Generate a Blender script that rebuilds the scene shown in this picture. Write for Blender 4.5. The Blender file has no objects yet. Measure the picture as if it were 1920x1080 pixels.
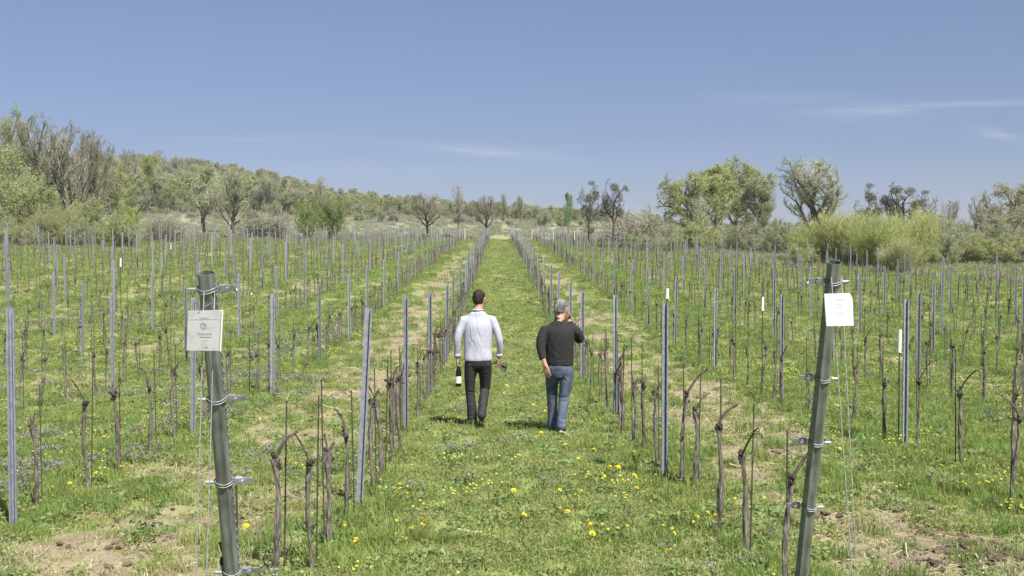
import bpy, math, random
import numpy as np
from mathutils import Vector, Matrix

# ------------------------------------------------------------------ camera, sky, sun, exposure
sc = bpy.context.scene
CZ = 2.2                      # camera height above the datum
FPX = 2100.0                  # focal length in pixels of the 1920 px wide photograph
VX, HY = 935.0, 480.0         # where the rows vanish, where the horizon lies
cam_d = bpy.data.cameras.new('camera'); cam = bpy.data.objects.new('camera', cam_d)
sc.collection.objects.link(cam); sc.camera = cam
cam.location = (0, 0, CZ)
cam_d.sensor_width = 36; cam_d.lens = FPX / 1920 * 36
cam_d.clip_start = .1; cam_d.clip_end = 9000
cam.rotation_euler = (math.pi/2 - math.atan((540-HY)/FPX), 0, -math.atan((960-VX)/FPX))

SUN_EL, SUN_AZ = math.radians(56), math.radians(149)       # azimuth clockwise from +Y (view direction)
sun_d = bpy.data.lights.new('sun', 'SUN'); sun = bpy.data.objects.new('sun', sun_d)
sc.collection.objects.link(sun)
sun_d.energy = 5.0; sun_d.angle = math.radians(.53); sun_d.color = (1, .955, .88)
to_sun = Vector((math.sin(SUN_AZ)*math.cos(SUN_EL), math.cos(SUN_AZ)*math.cos(SUN_EL), math.sin(SUN_EL)))
sun.rotation_euler = to_sun.to_track_quat('Z', 'Y').to_euler()
sun.location = (10, -10, 30)

w = bpy.data.worlds.new('World'); sc.world = w; w.use_nodes = True
nt = w.node_tree; nt.nodes.clear()
N = nt.nodes.new; L = nt.links.new
out = N('ShaderNodeOutputWorld'); bg = N('ShaderNodeBackground'); bg.inputs['Strength'].default_value = .057
sky = N('ShaderNodeTexSky'); sky.sky_type = 'NISHITA'; sky.sun_disc = False
sky.sun_elevation = SUN_EL; sky.sun_rotation = SUN_AZ
sky.altitude = 200; sky.air_density = 1.0; sky.dust_density = .35; sky.ozone_density = 3.0
tc = N('ShaderNodeTexCoord'); sep = N('ShaderNodeSeparateXYZ'); L(tc.outputs['Generated'], sep.inputs[0])
def mth(op, a, b=None, c=None):
    m = N('ShaderNodeMath'); m.operation = op
    for i, v in enumerate((a, b, c)):
        if v is None: continue
        if isinstance(v, (int, float)): m.inputs[i].default_value = v
        else: L(v, m.inputs[i])
    return m.outputs[0]
# slightly deeper blue near the horizon than the clean-air model gives
tr = N('ShaderNodeValToRGB'); L(sep.outputs['Z'], tr.inputs[0])
tr.color_ramp.elements[0].position = 0; tr.color_ramp.elements[0].color = (.65, .665, .93, 1)
e_ = tr.color_ramp.elements.new(.1); e_.color = (.73, .70, .875, 1)
e_ = tr.color_ramp.elements[2]; e_.position = .24; e_.color = (1.0, .90, .95, 1)
tint = N('ShaderNodeMix'); tint.data_type = 'RGBA'; tint.blend_type = 'MULTIPLY'; tint.inputs[0].default_value = 1
L(sky.outputs[0], tint.inputs[6]); L(tr.outputs[0], tint.inputs[7])
# thin cirrus streaks: fixed directions in the sky, broken up by stretched noise
ysafe = mth('MAXIMUM', sep.outputs['Y'], .05)
U = mth('DIVIDE', sep.outputs['X'], ysafe); Vv_ = mth('DIVIDE', sep.outputs['Z'], ysafe)
mp = N('ShaderNodeMapping'); mp.inputs['Scale'].default_value = (9, 9, 120); L(tc.outputs['Generated'], mp.inputs[0])
nz = N('ShaderNodeTexNoise'); nz.inputs['Scale'].default_value = 1.3; nz.inputs['Detail'].default_value = 7; nz.inputs['Roughness'].default_value = .62; nz.inputs['Distortion'].default_value = .6
L(mp.outputs[0], nz.inputs['Vector'])
total = mth('MULTIPLY', 0.0, 0.0)
for (px, py, aa, bb, sl, amp) in ((930, 287, .058, .0050, -.075, 1.0), (520, 265, .075, .0050, .01, .42), (1630, 210, .060, .0070, .02, .6), (1815, 196, .085, .0030, .035, .6), (1870, 252, .022, .0040, -.16, .7), (1430, 188, .08, .006, .03, .3), (700, 320, .16, .010, 0, .22), (1250, 275, .10, .003, 0, .3)):
    du = mth('SUBTRACT', U, (px-VX)/FPX); dv = mth('SUBTRACT', mth('SUBTRACT', Vv_, (HY-py)/FPX), mth('MULTIPLY', du, sl))
    q = mth('ADD', mth('POWER', mth('ABSOLUTE', mth('DIVIDE', du, aa)), 2.0), mth('POWER', mth('ABSOLUTE', mth('DIVIDE', dv, bb)), 2.0))
    total = mth('ADD', total, mth('MULTIPLY', mth('EXPONENT', mth('MULTIPLY', q, -1.0)), amp))
mr = N('ShaderNodeMapRange'); mr.inputs['From Min'].default_value = .34; mr.inputs['From Max'].default_value = .66; L(nz.outputs[0], mr.inputs[0])
fac = mth('MULTIPLY', mth('MULTIPLY', total, mr.outputs[0]), .42)
fac = mth('MINIMUM', fac, .6)
mx = N('ShaderNodeMix'); mx.data_type = 'RGBA'; mx.inputs[7].default_value = (7.6, 7.8, 8.3, 1)
L(tint.outputs[2], mx.inputs[6]); L(fac, mx.inputs[0]); L(mx.outputs[2], bg.inputs['Color']); L(bg.outputs[0], out.inputs[0])
sc.view_settings.view_transform = 'Standard'; sc.view_settings.look = 'None'
sc.view_settings.exposure = 0.85; sc.view_settings.gamma = 1; sc.view_settings.use_curve_mapping = False
sc.render.engine = 'CYCLES'
sc.cycles.max_bounces = 6; sc.cycles.diffuse_bounces = 4; sc.cycles.transparent_max_bounces = 8
sc.cycles.use_denoising = True

# ------------------------------------------------------------------ helpers
rng = np.random.default_rng(7)
random.seed(7)
C = sc.collection

def hash2(ix, iy, s=0):
    h = (ix.astype(np.int64)*374761393 + iy.astype(np.int64)*668265263 + s*1442695041) & 0xffffffff
    h = ((h ^ (h >> 13)) * 1274126177) & 0xffffffff
    return ((h ^ (h >> 16)) & 0xffff) / 65535.0
def vnoise(x, y, s=0):
    x = np.asarray(x, float); y = np.asarray(y, float)
    ix = np.floor(x); iy = np.floor(y); fx = x-ix; fy = y-iy
    fx = fx*fx*(3-2*fx); fy = fy*fy*(3-2*fy)
    a = hash2(ix, iy, s); b = hash2(ix+1, iy, s); c = hash2(ix, iy+1, s); d = hash2(ix+1, iy+1, s)
    return a+(b-a)*fx+(c-a)*fy+(a-b-c+d)*fx*fy
def fbm(x, y, s=0, o=3):
    v = 0; a = 1; t = 0
    for k in range(o):
        v = v+a*vnoise(x*2**k, y*2**k, s+k*17); t += a; a *= .5
    return v/t
def sstep(a, b, x):
    t = np.clip((x-a)/(b-a), 0, 1); return t*t*(3-2*t)

# ground profile read off the photograph: distance -> height relative to the camera
PD = [-40, 0, 5, 9.5, 14.4, 19.5, 25, 30, 35, 42, 50, 60, 70, 85, 104, 132, 150, 200]
PZ = [-2.0, -2.08, -2.12, -2.17, -2.26, -2.38, -2.38, -2.22, -2.06, -1.76, -1.36, -.96, -.6, 0, .75, 1.6, 2.1, 4.6]
EX = [-400, 0, 350, 600, 800, 1000, 1200, 1500, 1920, 2400]
EY = [412, 412, 399, 401, 406, 413, 421, 428, 431, 431]
RY = [334, 338, 347, 378, 397, 408, 418, 425, 429, 429]
_pd = np.arange(-40, 201, .5); _pz = np.interp(_pd, PD, PZ)
_k = np.exp(-np.linspace(-2, 2, 13)**2); _k /= _k.sum(); _pz = np.convolve(np.pad(_pz, 6, 'edge'), _k, 'valid')
SP = 2.83; ROW0 = .225        # row spacing, centre of the men's path
def dirt_at(x, y):
    k = np.round((x-ROW0)/SP); c = ROW0+k*SP
    odd = (np.abs(k) % 2) == 1
    inten = np.where(k == -1, 1.0, np.where(k == 1, .98, np.where(k == -3, .72, np.where(k == 3, .5, .55))))
    u = (x-c)/(SP/2)+.5*(vnoise(x*.8+3, y*.35, 5)-.5)
    prof = 1-sstep(.34, .92, np.abs(u))
    patch = fbm(x*1.5, y*.8, 11)
    v = np.where(odd, prof*inten*sstep(.24, .60, patch+.10*(inten-.6)), 0)
    bare = .35*sstep(.62, .78, fbm(x*2.3+9, y*2.3, 23))*np.exp(-((np.abs(x-ROW0) % SP-SP/2)/.35)**2)
    return np.clip(v+bare, 0, 1)*(1-sstep(110, 150, y))
def height(x, y):
    x = np.asarray(x, float); y = np.asarray(y, float)
    base = np.interp(y, _pd, _pz)
    cs = -.02*sstep(20, 60, y)*np.clip(x, -50, 50)
    zn = base+cs
    yy = np.maximum(y, 1.0)
    px = VX+FPX*x/yy
    e = np.interp(px, EX, EY); r = np.interp(px, EX, RY)
    ze = (HY-e)*230/FPX; zr = (HY-r)*360/FPX
    zf = np.where(y < 360, ze+(zr-ze)*sstep(225, 365, y)*1.0, zr-14*sstep(360, 650, y))
    z = zn*(1-sstep(185, 235, y))+zf*sstep(185, 235, y)
    z = z+(fbm(x*.35, y*.35, 3)-.5)*.10*(1-sstep(100, 200, y))
    near = 1-sstep(20, 45, y)
    d = dirt_at(x, y)
    z = z+near*(d*(.10*(fbm(x*5, y*5, 31, 3)-.42)+.045*(vnoise(x*16, y*16, 41)-.5))+(1-d)*.03*(vnoise(x*6, y*6, 7)-.5))
    return z+CZ
def hz(x, y): return float(height(np.array([x]), np.array([y]))[0])
def from_px(px, py):
    """the ground point that shows at this pixel of the photograph"""
    d = 10.0
    lo, hi = 3.0, 260.0
    ds = np.linspace(lo, hi, 6000); xs = (px-VX)/FPX*ds; zz = height(xs, ds)-CZ
    yy = HY-FPX*zz/ds
    i = int(np.argmax(yy <= py))
    return float(xs[i]), float(ds[i])

def link(o, parent=None):
    C.objects.link(o)
    if parent is not None: o.parent = parent
    return o
def mesh_np(name, V, F, mats, mi=None, smooth=False):
    """V (n,3), F list of arrays (k, nverts)"""
    me = bpy.data.meshes.new(name)
    V = np.asarray(V, np.float32)
    if not isinstance(F, list): F = [F]
    F = [np.asarray(f, np.int32) for f in F if len(f)]
    nl = sum(f.size for f in F); npoly = sum(len(f) for f in F)
    me.vertices.add(len(V)); me.vertices.foreach_set('co', V.ravel())
    me.loops.add(nl); me.polygons.add(npoly)
    me.loops.foreach_set('vertex_index', np.concatenate([f.ravel() for f in F]))
    ls = []; s = 0
    for f in F:
        ls.append(s+np.arange(len(f))*f.shape[1]); s += f.size
    me.polygons.foreach_set('loop_start', np.concatenate(ls).astype(np.int32))
    if mi is not None: me.polygons.foreach_set('material_index', np.asarray(mi, np.int32))
    me.polygons.foreach_set('use_smooth', np.full(npoly, smooth))
    for m in (mats if isinstance(mats, (list, tuple)) else [mats]): me.materials.append(m)
    me.update(calc_edges=True); me.validate()
    return me
class MB:
    """gathers pieces of one mesh"""
    def __init__(s): s.V = []; s.T = []; s.Q = []; s.mt = []; s.mq = []; s.n = 0
    def add(s, V, Q=None, T=None, m=0):
        V = np.asarray(V, float)
        if Q is not None and len(Q): s.Q.append(np.asarray(Q)+s.n); s.mq.append(np.full(len(Q), m))
        if T is not None and len(T): s.T.append(np.asarray(T)+s.n); s.mt.append(np.full(len(T), m))
        s.V.append(V); s.n += len(V)
    def box(s, c, size, m=0, R=None):
        v = np.array([[x, y, z] for x in (-.5, .5) for y in (-.5, .5) for z in (-.5, .5)])*np.array(size)
        if R is not None: v = v@np.array(R).T
        s.add(v+np.array(c), [[0, 1, 3, 2], [4, 6, 7, 5], [0, 4, 5, 1], [2, 3, 7, 6], [0, 2, 6, 4], [1, 5, 7, 3]], m=m)
    def tubes(s, P, R, sides=6, m=0, cap=True, ell=None):
        """P (k,n,3) polylines, R (k,n) radii"""
        P = np.asarray(P, float); R = np.asarray(R, float)
        if P.ndim == 2: P = P[None]; R = R[None]
        k, n, _ = P.shape
        T = np.empty_like(P); T[:, 1:-1] = P[:, 2:]-P[:, :-2]; T[:, 0] = P[:, 1]-P[:, 0]; T[:, -1] = P[:, -1]-P[:, -2]
        T /= np.maximum(np.linalg.norm(T, axis=2, keepdims=True), 1e-9)
        mean = T.mean(axis=1); ref = np.where(np.abs(mean[:, 1:2]) > .8, np.array([[1., 0, 0]]), np.array([[0., 1, 0]]))
        A = np.cross(T, ref[:, None, :]); A /= np.maximum(np.linalg.norm(A, axis=2, keepdims=True), 1e-9)
        B = np.cross(A, T)
        if ell is None: e1 = e2 = 1
        else: e1, e2 = ell
        th = np.arange(sides)*2*math.pi/sides
        ring = A[:, :, None, :]*np.cos(th)[None, None, :, None]*e1+B[:, :, None, :]*np.sin(th)[None, None, :, None]*e2
        V = P[:, :, None, :]+ring*R[:, :, None, None]
        V = V.reshape(-1, 3)
        i = np.arange(k)[:, None, None]*n*sides+np.arange(n-1)[None, :, None]*sides+np.arange(sides)[None, None, :]
        j = np.arange(k)[:, None, None]*n*sides+np.arange(n-1)[None, :, None]*sides+((np.arange(sides)+1) % sides)[None, None, :]
        Q = np.stack([i, i+sides, j+sides, j], -1).reshape(-1, 4)
        Tt = None
        if cap:
            tops = []
            for e in (0, n-1):
                b = np.arange(k)*n*sides+e*sides
                for q in range(1, sides-1):
                    t = np.stack([b, b+q, b+q+1], -1) if e == 0 else np.stack([b, b+q+1, b+q], -1)
                    tops.append(t)
            Tt = np.concatenate(tops)
        s.add(V, Q, Tt, m)
    def build(s, name, mats, parent=None, smooth=False, mesh_only=False):
        V = np.concatenate(s.V); F = []; mi = []
        if s.Q: F.append(np.concatenate(s.Q)); mi.append(np.concatenate(s.mq))
        if s.T: F.append(np.concatenate(s.T)); mi.append(np.concatenate(s.mt))
        me = mesh_np(name, V, F, mats, np.concatenate(mi), smooth)
        if mesh_only: return me
        return link(bpy.data.objects.new(name, me), parent)
def tag(o, label=None, cat=None, group=None, kind=None):
    if label: o['label'] = label
    if cat: o['category'] = cat
    if group: o['group'] = group
    if kind: o['kind'] = kind
    return o
def empty(name, loc, label, cat, group=None, rz=0, scale=None):
    o = bpy.data.objects.new(name, None); C.objects.link(o); o.location = loc; o.rotation_euler = (0, 0, rz)
    o.empty_display_size = .1
    if scale: o.scale = scale if hasattr(scale, '__len__') else (scale,)*3
    return tag(o, label, cat, group)
def mobj(name, me, parent=None): return link(bpy.data.objects.new(name, me), parent)

# ------------------------------------------------------------------ materials
def mat(name, c1, c2=None, scale=8, rough=.8, metal=0, bump=0, bscale=40, spec=.3, detail=4, stretch=None, vary=0, transl=0, coord='Object', ramp=(.35, .65), bdist=.01):
    m = bpy.data.materials.new(name); m.use_nodes = True
    t = m.node_tree; t.nodes.clear(); n = t.nodes.new; l = t.links.new
    o = n('ShaderNodeOutputMaterial'); p = n('ShaderNodeBsdfPrincipled')
    p.inputs['Roughness'].default_value = rough; p.inputs['Metallic'].default_value = metal
    p.inputs['Specular IOR Level'].default_value = spec
    tcn = n('ShaderNodeTexCoord'); src = tcn.outputs[coord]
    if coord == 'World':
        pass
    if stretch:
        mpn = n('ShaderNodeMapping'); mpn.inputs['Scale'].default_value = stretch; l(src, mpn.inputs[0]); src = mpn.outputs[0]
    col = None
    if c2 is not None:
        z = n('ShaderNodeTexNoise'); z.inputs['Scale'].default_value = scale; z.inputs['Detail'].default_value = detail; l(src, z.inputs[0])
        r = n('ShaderNodeValToRGB'); r.color_ramp.elements[0].position = ramp[0]; r.color_ramp.elements[1].position = ramp[1]
        r.color_ramp.elements[0].color = (*c1, 1); r.color_ramp.elements[1].color = (*c2, 1); l(z.outputs[0], r.inputs[0]); col = r.outputs[0]
    if vary:
        oi = n('ShaderNodeObjectInfo'); hs = n('ShaderNodeHueSaturation')
        a = n('ShaderNodeMapRange'); a.inputs['To Min'].default_value = 1-vary; a.inputs['To Max'].default_value = 1+vary
        b = n('ShaderNodeMapRange'); b.inputs['To Min'].default_value = .5-.035*vary/.3; b.inputs['To Max'].default_value = .5+.03*vary/.3
        mul = n('ShaderNodeMath'); mul.operation = 'MULTIPLY'; mul.inputs[1].default_value = 7.31
        fr = n('ShaderNodeMath'); fr.operation = 'FRACT'
        l(oi.outputs['Random'], a.inputs[0]); l(oi.outputs['Random'], mul.inputs[0]); l(mul.outputs[0], fr.inputs[0]); l(fr.outputs[0], b.inputs[0])
        l(a.outputs[0], hs.inputs['Value']); l(b.outputs[0], hs.inputs['Hue'])
        if col is not None: l(col, hs.inputs['Color'])
        else: hs.inputs['Color'].default_value = (*c1, 1)
        col = hs.outputs[0]
    if col is not None: l(col, p.inputs['Base Color'])
    else: p.inputs['Base Color'].default_value = (*c1, 1)
    if bump:
        z2 = n('ShaderNodeTexNoise'); z2.inputs['Scale'].default_value = bscale; z2.inputs['Detail'].default_value = 5; l(src, z2.inputs[0])
        bp = n('ShaderNodeBump'); bp.inputs['Strength'].default_value = bump; bp.inputs['Distance'].default_value = bdist
        l(z2.outputs[0], bp.inputs['Height']); l(bp.outputs[0], p.inputs['Normal'])
    if transl:
        tr = n('ShaderNodeBsdfTranslucent'); ms = n('ShaderNodeMixShader'); ms.inputs[0].default_value = transl
        if col is not None: l(col, tr.inputs['Color'])
        else: tr.inputs['Color'].default_value = (*c1, 1)
        l(p.outputs[0], ms.inputs[1]); l(tr.outputs[0], ms.inputs[2]); l(ms.outputs[0], o.inputs[0])
    else: l(p.outputs[0], o.inputs[0])
    return m
M = {}
M['bark'] = mat('vine bark', (.07, .059, .049), (.235, .205, .175), 60, .92, bump=1, bscale=90, stretch=(1, 1, .22), vary=.1)
M['knob'] = mat('vine head bark', (.022, .018, .015), (.095, .075, .06), 55, .92, bump=1, bscale=90, vary=.1)
M['cane'] = mat('cane bark', (.06, .045, .034), (.15, .115, .085), 30, .75, vary=.15)
M['rust'] = mat('rusty rod', (.045, .037, .031), (.09, .075, .062), 60, .85, vary=.15)
M['galv'] = mat('galvanised steel', (.24, .255, .29), (.34, .36, .41), 25, .55, metal=.3, bump=.1, bscale=60, vary=.14)
M['galv_b'] = mat('bright galvanised steel', (.22, .23, .235), (.36, .37, .375), 60, .5, metal=.4, bump=.3, bscale=80)
M['green_steel'] = mat('weathered green grey steel', (.12, .135, .115), (.24, .26, .235), 22, .5, metal=.2, bump=.3, bscale=60, stretch=(1, 1, .3), detail=9)
M['pale_post'] = mat('pale wooden post', (.5, .49, .36), (.68, .66, .5), 10, .8, vary=.1)
M['wire'] = mat('steel wire', (.30, .31, .33), None, rough=.45, metal=.6)
M['sign'] = mat('white enamel board', (.47, .465, .46), (.61, .61, .63), 22, .5, detail=8, ramp=(.25, .5))
M['print'] = mat('grey print', (.36, .37, .40), None, rough=.6)
M['print_l'] = mat('pale grey print', (.52, .53, .56), None, rough=.6)
M['white_pl'] = mat('white plastic', (.8, .8, .78), None, rough=.4)
M['soil'] = mat('dry soil clod', (.19, .145, .10), (.33, .265, .185), 9, .95, bump=1, bscale=30, vary=.1)
M['soil_dark'] = mat('freshly turned soil', (.12, .092, .068), (.24, .19, .14), 12, .95, bump=1, bscale=40, vary=.25)
M['straw'] = mat('dry straw', (.45, .36, .22), (.62, .53, .36), 20, .8, vary=.25)
GREEN = dict(rough=.55, spec=.25, transl=.45, vary=.22)
M['g1'] = mat('short grass', (.25, .315, .085), (.40, .445, .16), 9, **GREEN)
M['g2'] = mat('tall grass', (.20, .30, .07), (.34, .42, .13), 6, **GREEN)
M['g3'] = mat('clover leaf', (.20, .275, .085), (.32, .39, .15), 14, **GREEN)
M['g4'] = mat('dry grass blade', (.42, .385, .22), (.58, .54, .35), 8, rough=.7, transl=.3, vary=.25)
M['purple'] = mat('purple dead nettle flower', (.27, .23, .31), (.38, .33, .41), 20, rough=.7, transl=.2, vary=.2)
M['yellow'] = mat('dandelion petals', (.80, .58, .02), (.88, .70, .04), 60, rough=.6, transl=.15)
M['lime'] = mat('small yellow flower', (.55, .58, .06), (.7, .7, .1), 60, rough=.6, transl=.2)
M['stem'] = mat('flower stem', (.16, .22, .07), None, rough=.6)

def ground_mat():
    m = bpy.data.materials.new('vineyard ground'); m.use_nodes = True
    t = m.node_tree; t.nodes.clear(); n = t.nodes.new; l = t.links.new
    o = n('ShaderNodeOutputMaterial'); p = n('ShaderNodeBsdfPrincipled'); p.inputs['Roughness'].default_value = .95; p.inputs['Specular IOR Level'].default_value = .1
    g = n('ShaderNodeNewGeometry')
    def noise(s, d=5, r=.6):
        z = n('ShaderNodeTexNoise'); z.inputs['Scale'].default_value = s; z.inputs['Detail'].default_value = d; z.inputs['Roughness'].default_value = r
        l(g.outputs['Position'], z.inputs[0]); return z.outputs[0]
    def ramp(i, a, b, p0=.35, p1=.65):
        r = n('ShaderNodeValToRGB'); r.color_ramp.elements[0].position = p0; r.color_ramp.elements[1].position = p1
        r.color_ramp.elements[0].color = (*a, 1); r.color_ramp.elements[1].color = (*b, 1); l(i, r.inputs[0]); return r.outputs[0]
    def mix(f, a, b):
        x = n('ShaderNodeMix'); x.data_type = 'RGBA'; l(f, x.inputs[0]); l(a, x.inputs[6]); l(b, x.inputs[7]); return x.outputs[2]
    def att(name):
        a = n('ShaderNodeAttribute'); a.attribute_name = name; return a.outputs['Fac']
    grass = mix(ramp(noise(.55), (0, 0, 0), (1, 1, 1), .35, .7), ramp(noise(14), (.20, .24, .075), (.30, .335, .125)), ramp(noise(9), (.22, .235, .10), (.32, .32, .16)))
    soil = mix(ramp(noise(2.2), (0, 0, 0), (1, 1, 1), .4, .6), ramp(noise(30, 8, .7), (.17, .13, .085), (.32, .26, .18)), ramp(noise(22, 8, .7), (.24, .215, .125), (.37, .33, .21)))
    dry = mix(ramp(noise(.13), (0, 0, 0), (1, 1, 1), .4, .62), ramp(noise(3.5, 8), (.23, .24, .155), (.33, .33, .24)), ramp(noise(1.4, 8), (.18, .21, .11), (.28, .30, .19)))
    far = ramp(noise(.05, 8), (.07, .085, .03), (.12, .13, .05))
    c = mix(att('dirt'), grass, soil); c = mix(att('dry'), c, dry); c = mix(att('far'), c, far)
    l(c, p.inputs['Base Color'])
    bp = n('ShaderNodeBump'); bp.inputs['Strength'].default_value = .8; bp.inputs['Distance'].default_value = .03; l(noise(25, 8, .7), bp.inputs['Height']); l(bp.outputs[0], p.inputs['Normal'])
    l(p.outputs[0], o.inputs[0]); return m

# ------------------------------------------------------------------ ground
ys = [-12.0]
while ys[-1] < 4200:
    y = ys[-1]; ys.append(y+(.6 if y < 3 else max(.07, .0078*y) if y < 420 else .05*y))
ys = np.array(ys)
u = np.linspace(-1, 1, 461)
us = (np.abs(u)**1.25)*np.sign(u)*.62
wid = np.maximum(ys, 0)*1.0+9
X = us[None, :]*wid[:, None]; X = np.clip(X*(1+5*sstep(.93, 1, np.abs(u))[None, :]), -4000, 4000)
Y = np.repeat(ys[:, None], len(u), 1)
Z = height(X, Y)
ny, nx = X.shape
V = np.stack([X, Y, Z], -1).reshape(-1, 3)
ii = (np.arange(ny-1)[:, None]*nx+np.arange(nx-1)[None, :]).reshape(-1)
me = mesh_np('ground', V, np.stack([ii, ii+1, ii+nx+1, ii+nx], -1), ground_mat(), smooth=True)
def fattr(me, name, vals):
    a = me.attributes.new(name, 'FLOAT', 'POINT'); a.data.foreach_set('value', np.asarray(vals, np.float32).ravel())
def end_of_rows(x):
    return np.where(x < -10, np.maximum(132+1.6*(x+10), 62), np.where(x < 0, 132, np.where(x < 18, 148, np.where(x < 24, 74, 57))))
dryv = sstep(-4, 8, Y-np.minimum(end_of_rows(X), 150))*(1-.75*np.exp(-((X-ROW0)/2.0)**2)*(1-sstep(150, 175, Y)))
dryv = np.clip(dryv*(.55+.6*fbm(X*.08, Y*.05, 77)), 0, 1)
fattr(me, 'dirt', dirt_at(X, Y)); fattr(me, 'dry', dryv); fattr(me, 'far', sstep(225, 245, Y))
tag(mobj('ground', me), 'gently rolling vineyard ground of grass and bare tilled strips', None, None, 'structure')

# ------------------------------------------------------------------ scatter with geometry nodes (uncountable things only)
def proto_collection(name, meshes):
    col = bpy.data.collections.new(name)
    for i, me in enumerate(meshes):
        o = bpy.data.objects.new('%s_%02d' % (name, i), me); col.objects.link(o)
    return col
def scatter(name, col, P, rot, scl, idx, label):
    me = bpy.data.meshes.new(name); me.vertices.add(len(P)); me.vertices.foreach_set('co', np.asarray(P, np.float32).ravel())
    a = me.attributes.new('rot', 'FLOAT_VECTOR', 'POINT'); a.data.foreach_set('vector', np.asarray(rot, np.float32).ravel())
    a = me.attributes.new('scl', 'FLOAT', 'POINT'); a.data.foreach_set('value', np.asarray(scl, np.float32).ravel())
    a = me.attributes.new('idx', 'INT', 'POINT'); a.data.foreach_set('value', np.asarray(idx, np.int32).ravel())
    o = link(bpy.data.objects.new(name, me)); tag(o, label, None, None, 'stuff')
    g = bpy.data.node_groups.new(name, 'GeometryNodeTree')
    g.interface.new_socket('Geometry', in_out='INPUT', socket_type='NodeSocketGeometry')
    g.interface.new_socket('Geometry', in_out='OUTPUT', socket_type='NodeSocketGeometry')
    n = g.nodes.new; l = g.links.new
    gi = n('NodeGroupInput'); go = n('NodeGroupOutput'); ip = n('GeometryNodeInstanceOnPoints'); ci = n('GeometryNodeCollectionInfo')
    ci.inputs['Collection'].default_value = col; ci.inputs['Separate Children'].default_value = True; ci.inputs['Reset Children'].default_value = True
    def na(nm, ty):
        q = n('GeometryNodeInputNamedAttribute'); q.data_type = ty; q.inputs['Name'].default_value = nm; return q.outputs['Attribute']
    l(gi.outputs[0], ip.inputs['Points']); l(ci.outputs[0], ip.inputs['Instance']); ip.inputs['Pick Instance'].default_value = True
    l(na('idx', 'INT'), ip.inputs['Instance Index']); l(na('rot', 'FLOAT_VECTOR'), ip.inputs['Rotation']); l(na('scl', 'FLOAT'), ip.inputs['Scale'])
    l(ip.outputs[0], go.inputs[0])
    md = o.modifiers.new('scatter', 'NODES'); md.node_group = g
    return o
def blades(mb, n, rad, h0, h1, wdt, lean=.5, m=0, flat=0):
    a = rng.uniform(0, 2*math.pi, n); r = rad*np.sqrt(rng.uniform(0, 1, n))
    bx = np.cos(a)*r; by = np.sin(a)*r; h = rng.uniform(h0, h1, n)
    ld = rng.uniform(0, 2*math.pi, n); la = rng.uniform(.1, 1, n)*lean*h
    fx = rng.uniform(0, 2*math.pi, n); wx = np.cos(fx)*wdt/2; wy = np.sin(fx)*wdt/2
    zz = h*(1-flat)
    p0 = np.stack([bx-wx, by-wy, -.02+0*h], -1); p1 = np.stack([bx+wx, by+wy, -.02+0*h], -1)
    mx_, my_ = bx+np.cos(ld)*la*.4, by+np.sin(ld)*la*.4
    p2 = np.stack([mx_-wx*.8, my_-wy*.8, zz*.6], -1); p3 = np.stack([mx_+wx*.8, my_+wy*.8, zz*.6], -1)
    p4 = np.stack([bx+np.cos(ld)*la, by+np.sin(ld)*la, zz*(1-.2*lean)], -1)
    V = np.stack([p0, p1, p2, p3, p4], 1).reshape(-1, 3); b = np.arange(n)[:, None]*5
    mb.add(V, b+np.array([[0, 1, 3, 2]]), b+np.array([[2, 3, 4]]), m)
def leaflets(mb, n, rad, z0, z1, s0, s1, m=0, tilt=.6):
    a = rng.uniform(0, 2*math.pi, n); r = rad*np.sqrt(rng.uniform(0, 1, n))
    c = np.stack([np.cos(a)*r, np.sin(a)*r, rng.uniform(z0, z1, n)], -1)
    u1 = rng.normal(size=(n, 3))*np.array([1, 1, tilt]); u1 /= np.linalg.norm(u1, axis=1, keepdims=True)
    u2 = np.cross(u1, rng.normal(size=(n, 3))*np.array([tilt, tilt, 1])); u2 /= np.linalg.norm(u2, axis=1, keepdims=True)
    s = rng.uniform(s0, s1, n)[:, None]
    V = np.stack([c-u1*s, c+u2*s*.6, c+u1*s, c-u2*s*.6], 1).reshape(-1, 3)
    mb.add(V, np.arange(n)[:, None]*4+np.array([[0, 1, 2, 3]]), None, m)
GM = [M['g1'], M['g2'], M['g3'], M['g4'], M['purple'], M['lime'], M['stem']]
protos = []
for k in range(4):      # 0-3 short lawn tufts with clover in them
    b = MB(); blades(b, 60, .13, .02, .065, .0055, .9, 0); leaflets(b, 24, .13, .005, .04, .008, .018, 2); blades(b, 6, .13, .02, .06, .005, 1, 3); protos.append(b)
for k in range(3):      # 4-6 tall tufts
    b = MB(); blades(b, 60, .10, .06, .155, .006, .65, 1); blades(b, 20, .12, .03, .10, .006, .9, 0); protos.append(b)
for k in range(2):      # 7-8 broad leaved weeds
    b = MB(); leaflets(b, 55, .12, .01, .07, .012, .028, 2); blades(b, 14, .12, .03, .09, .005, .8, 0); protos.append(b)
for k in range(2):      # 9-10 dry tufts
    b = MB(); blades(b, 34, .13, .03, .09, .005, 1.5, 3, .5); blades(b, 10, .12, .02, .06, .005, .9, 0); protos.append(b)
for k in range(2):      # 11-12 dead nettle
    b = MB()
    for q in range(9):
        x0, y0 = rng.uniform(-.1, .1, 2); h = rng.uniform(.05, .12)
        b.tubes([[(x0, y0, -.01), (x0+.005, y0, h)]], [[.002, .002]], 3, 6, cap=False)
        sub = MB(); leaflets(sub, 7, .018, h*.5, h, .008, .014, 0)
        v = np.concatenate(sub.V)+np.array([x0, y0, 0]); b.add(v, np.concatenate(sub.Q), None, 2)
        sub = MB(); leaflets(sub, 9, .013, h*.8, h*1.12, .006, .010, 0)
        v = np.concatenate(sub.V)+np.array([x0, y0, 0]); b.add(v, np.concatenate(sub.Q), None, 4)
    protos.append(b)
b = MB()                # 13 small yellow flowers
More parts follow.
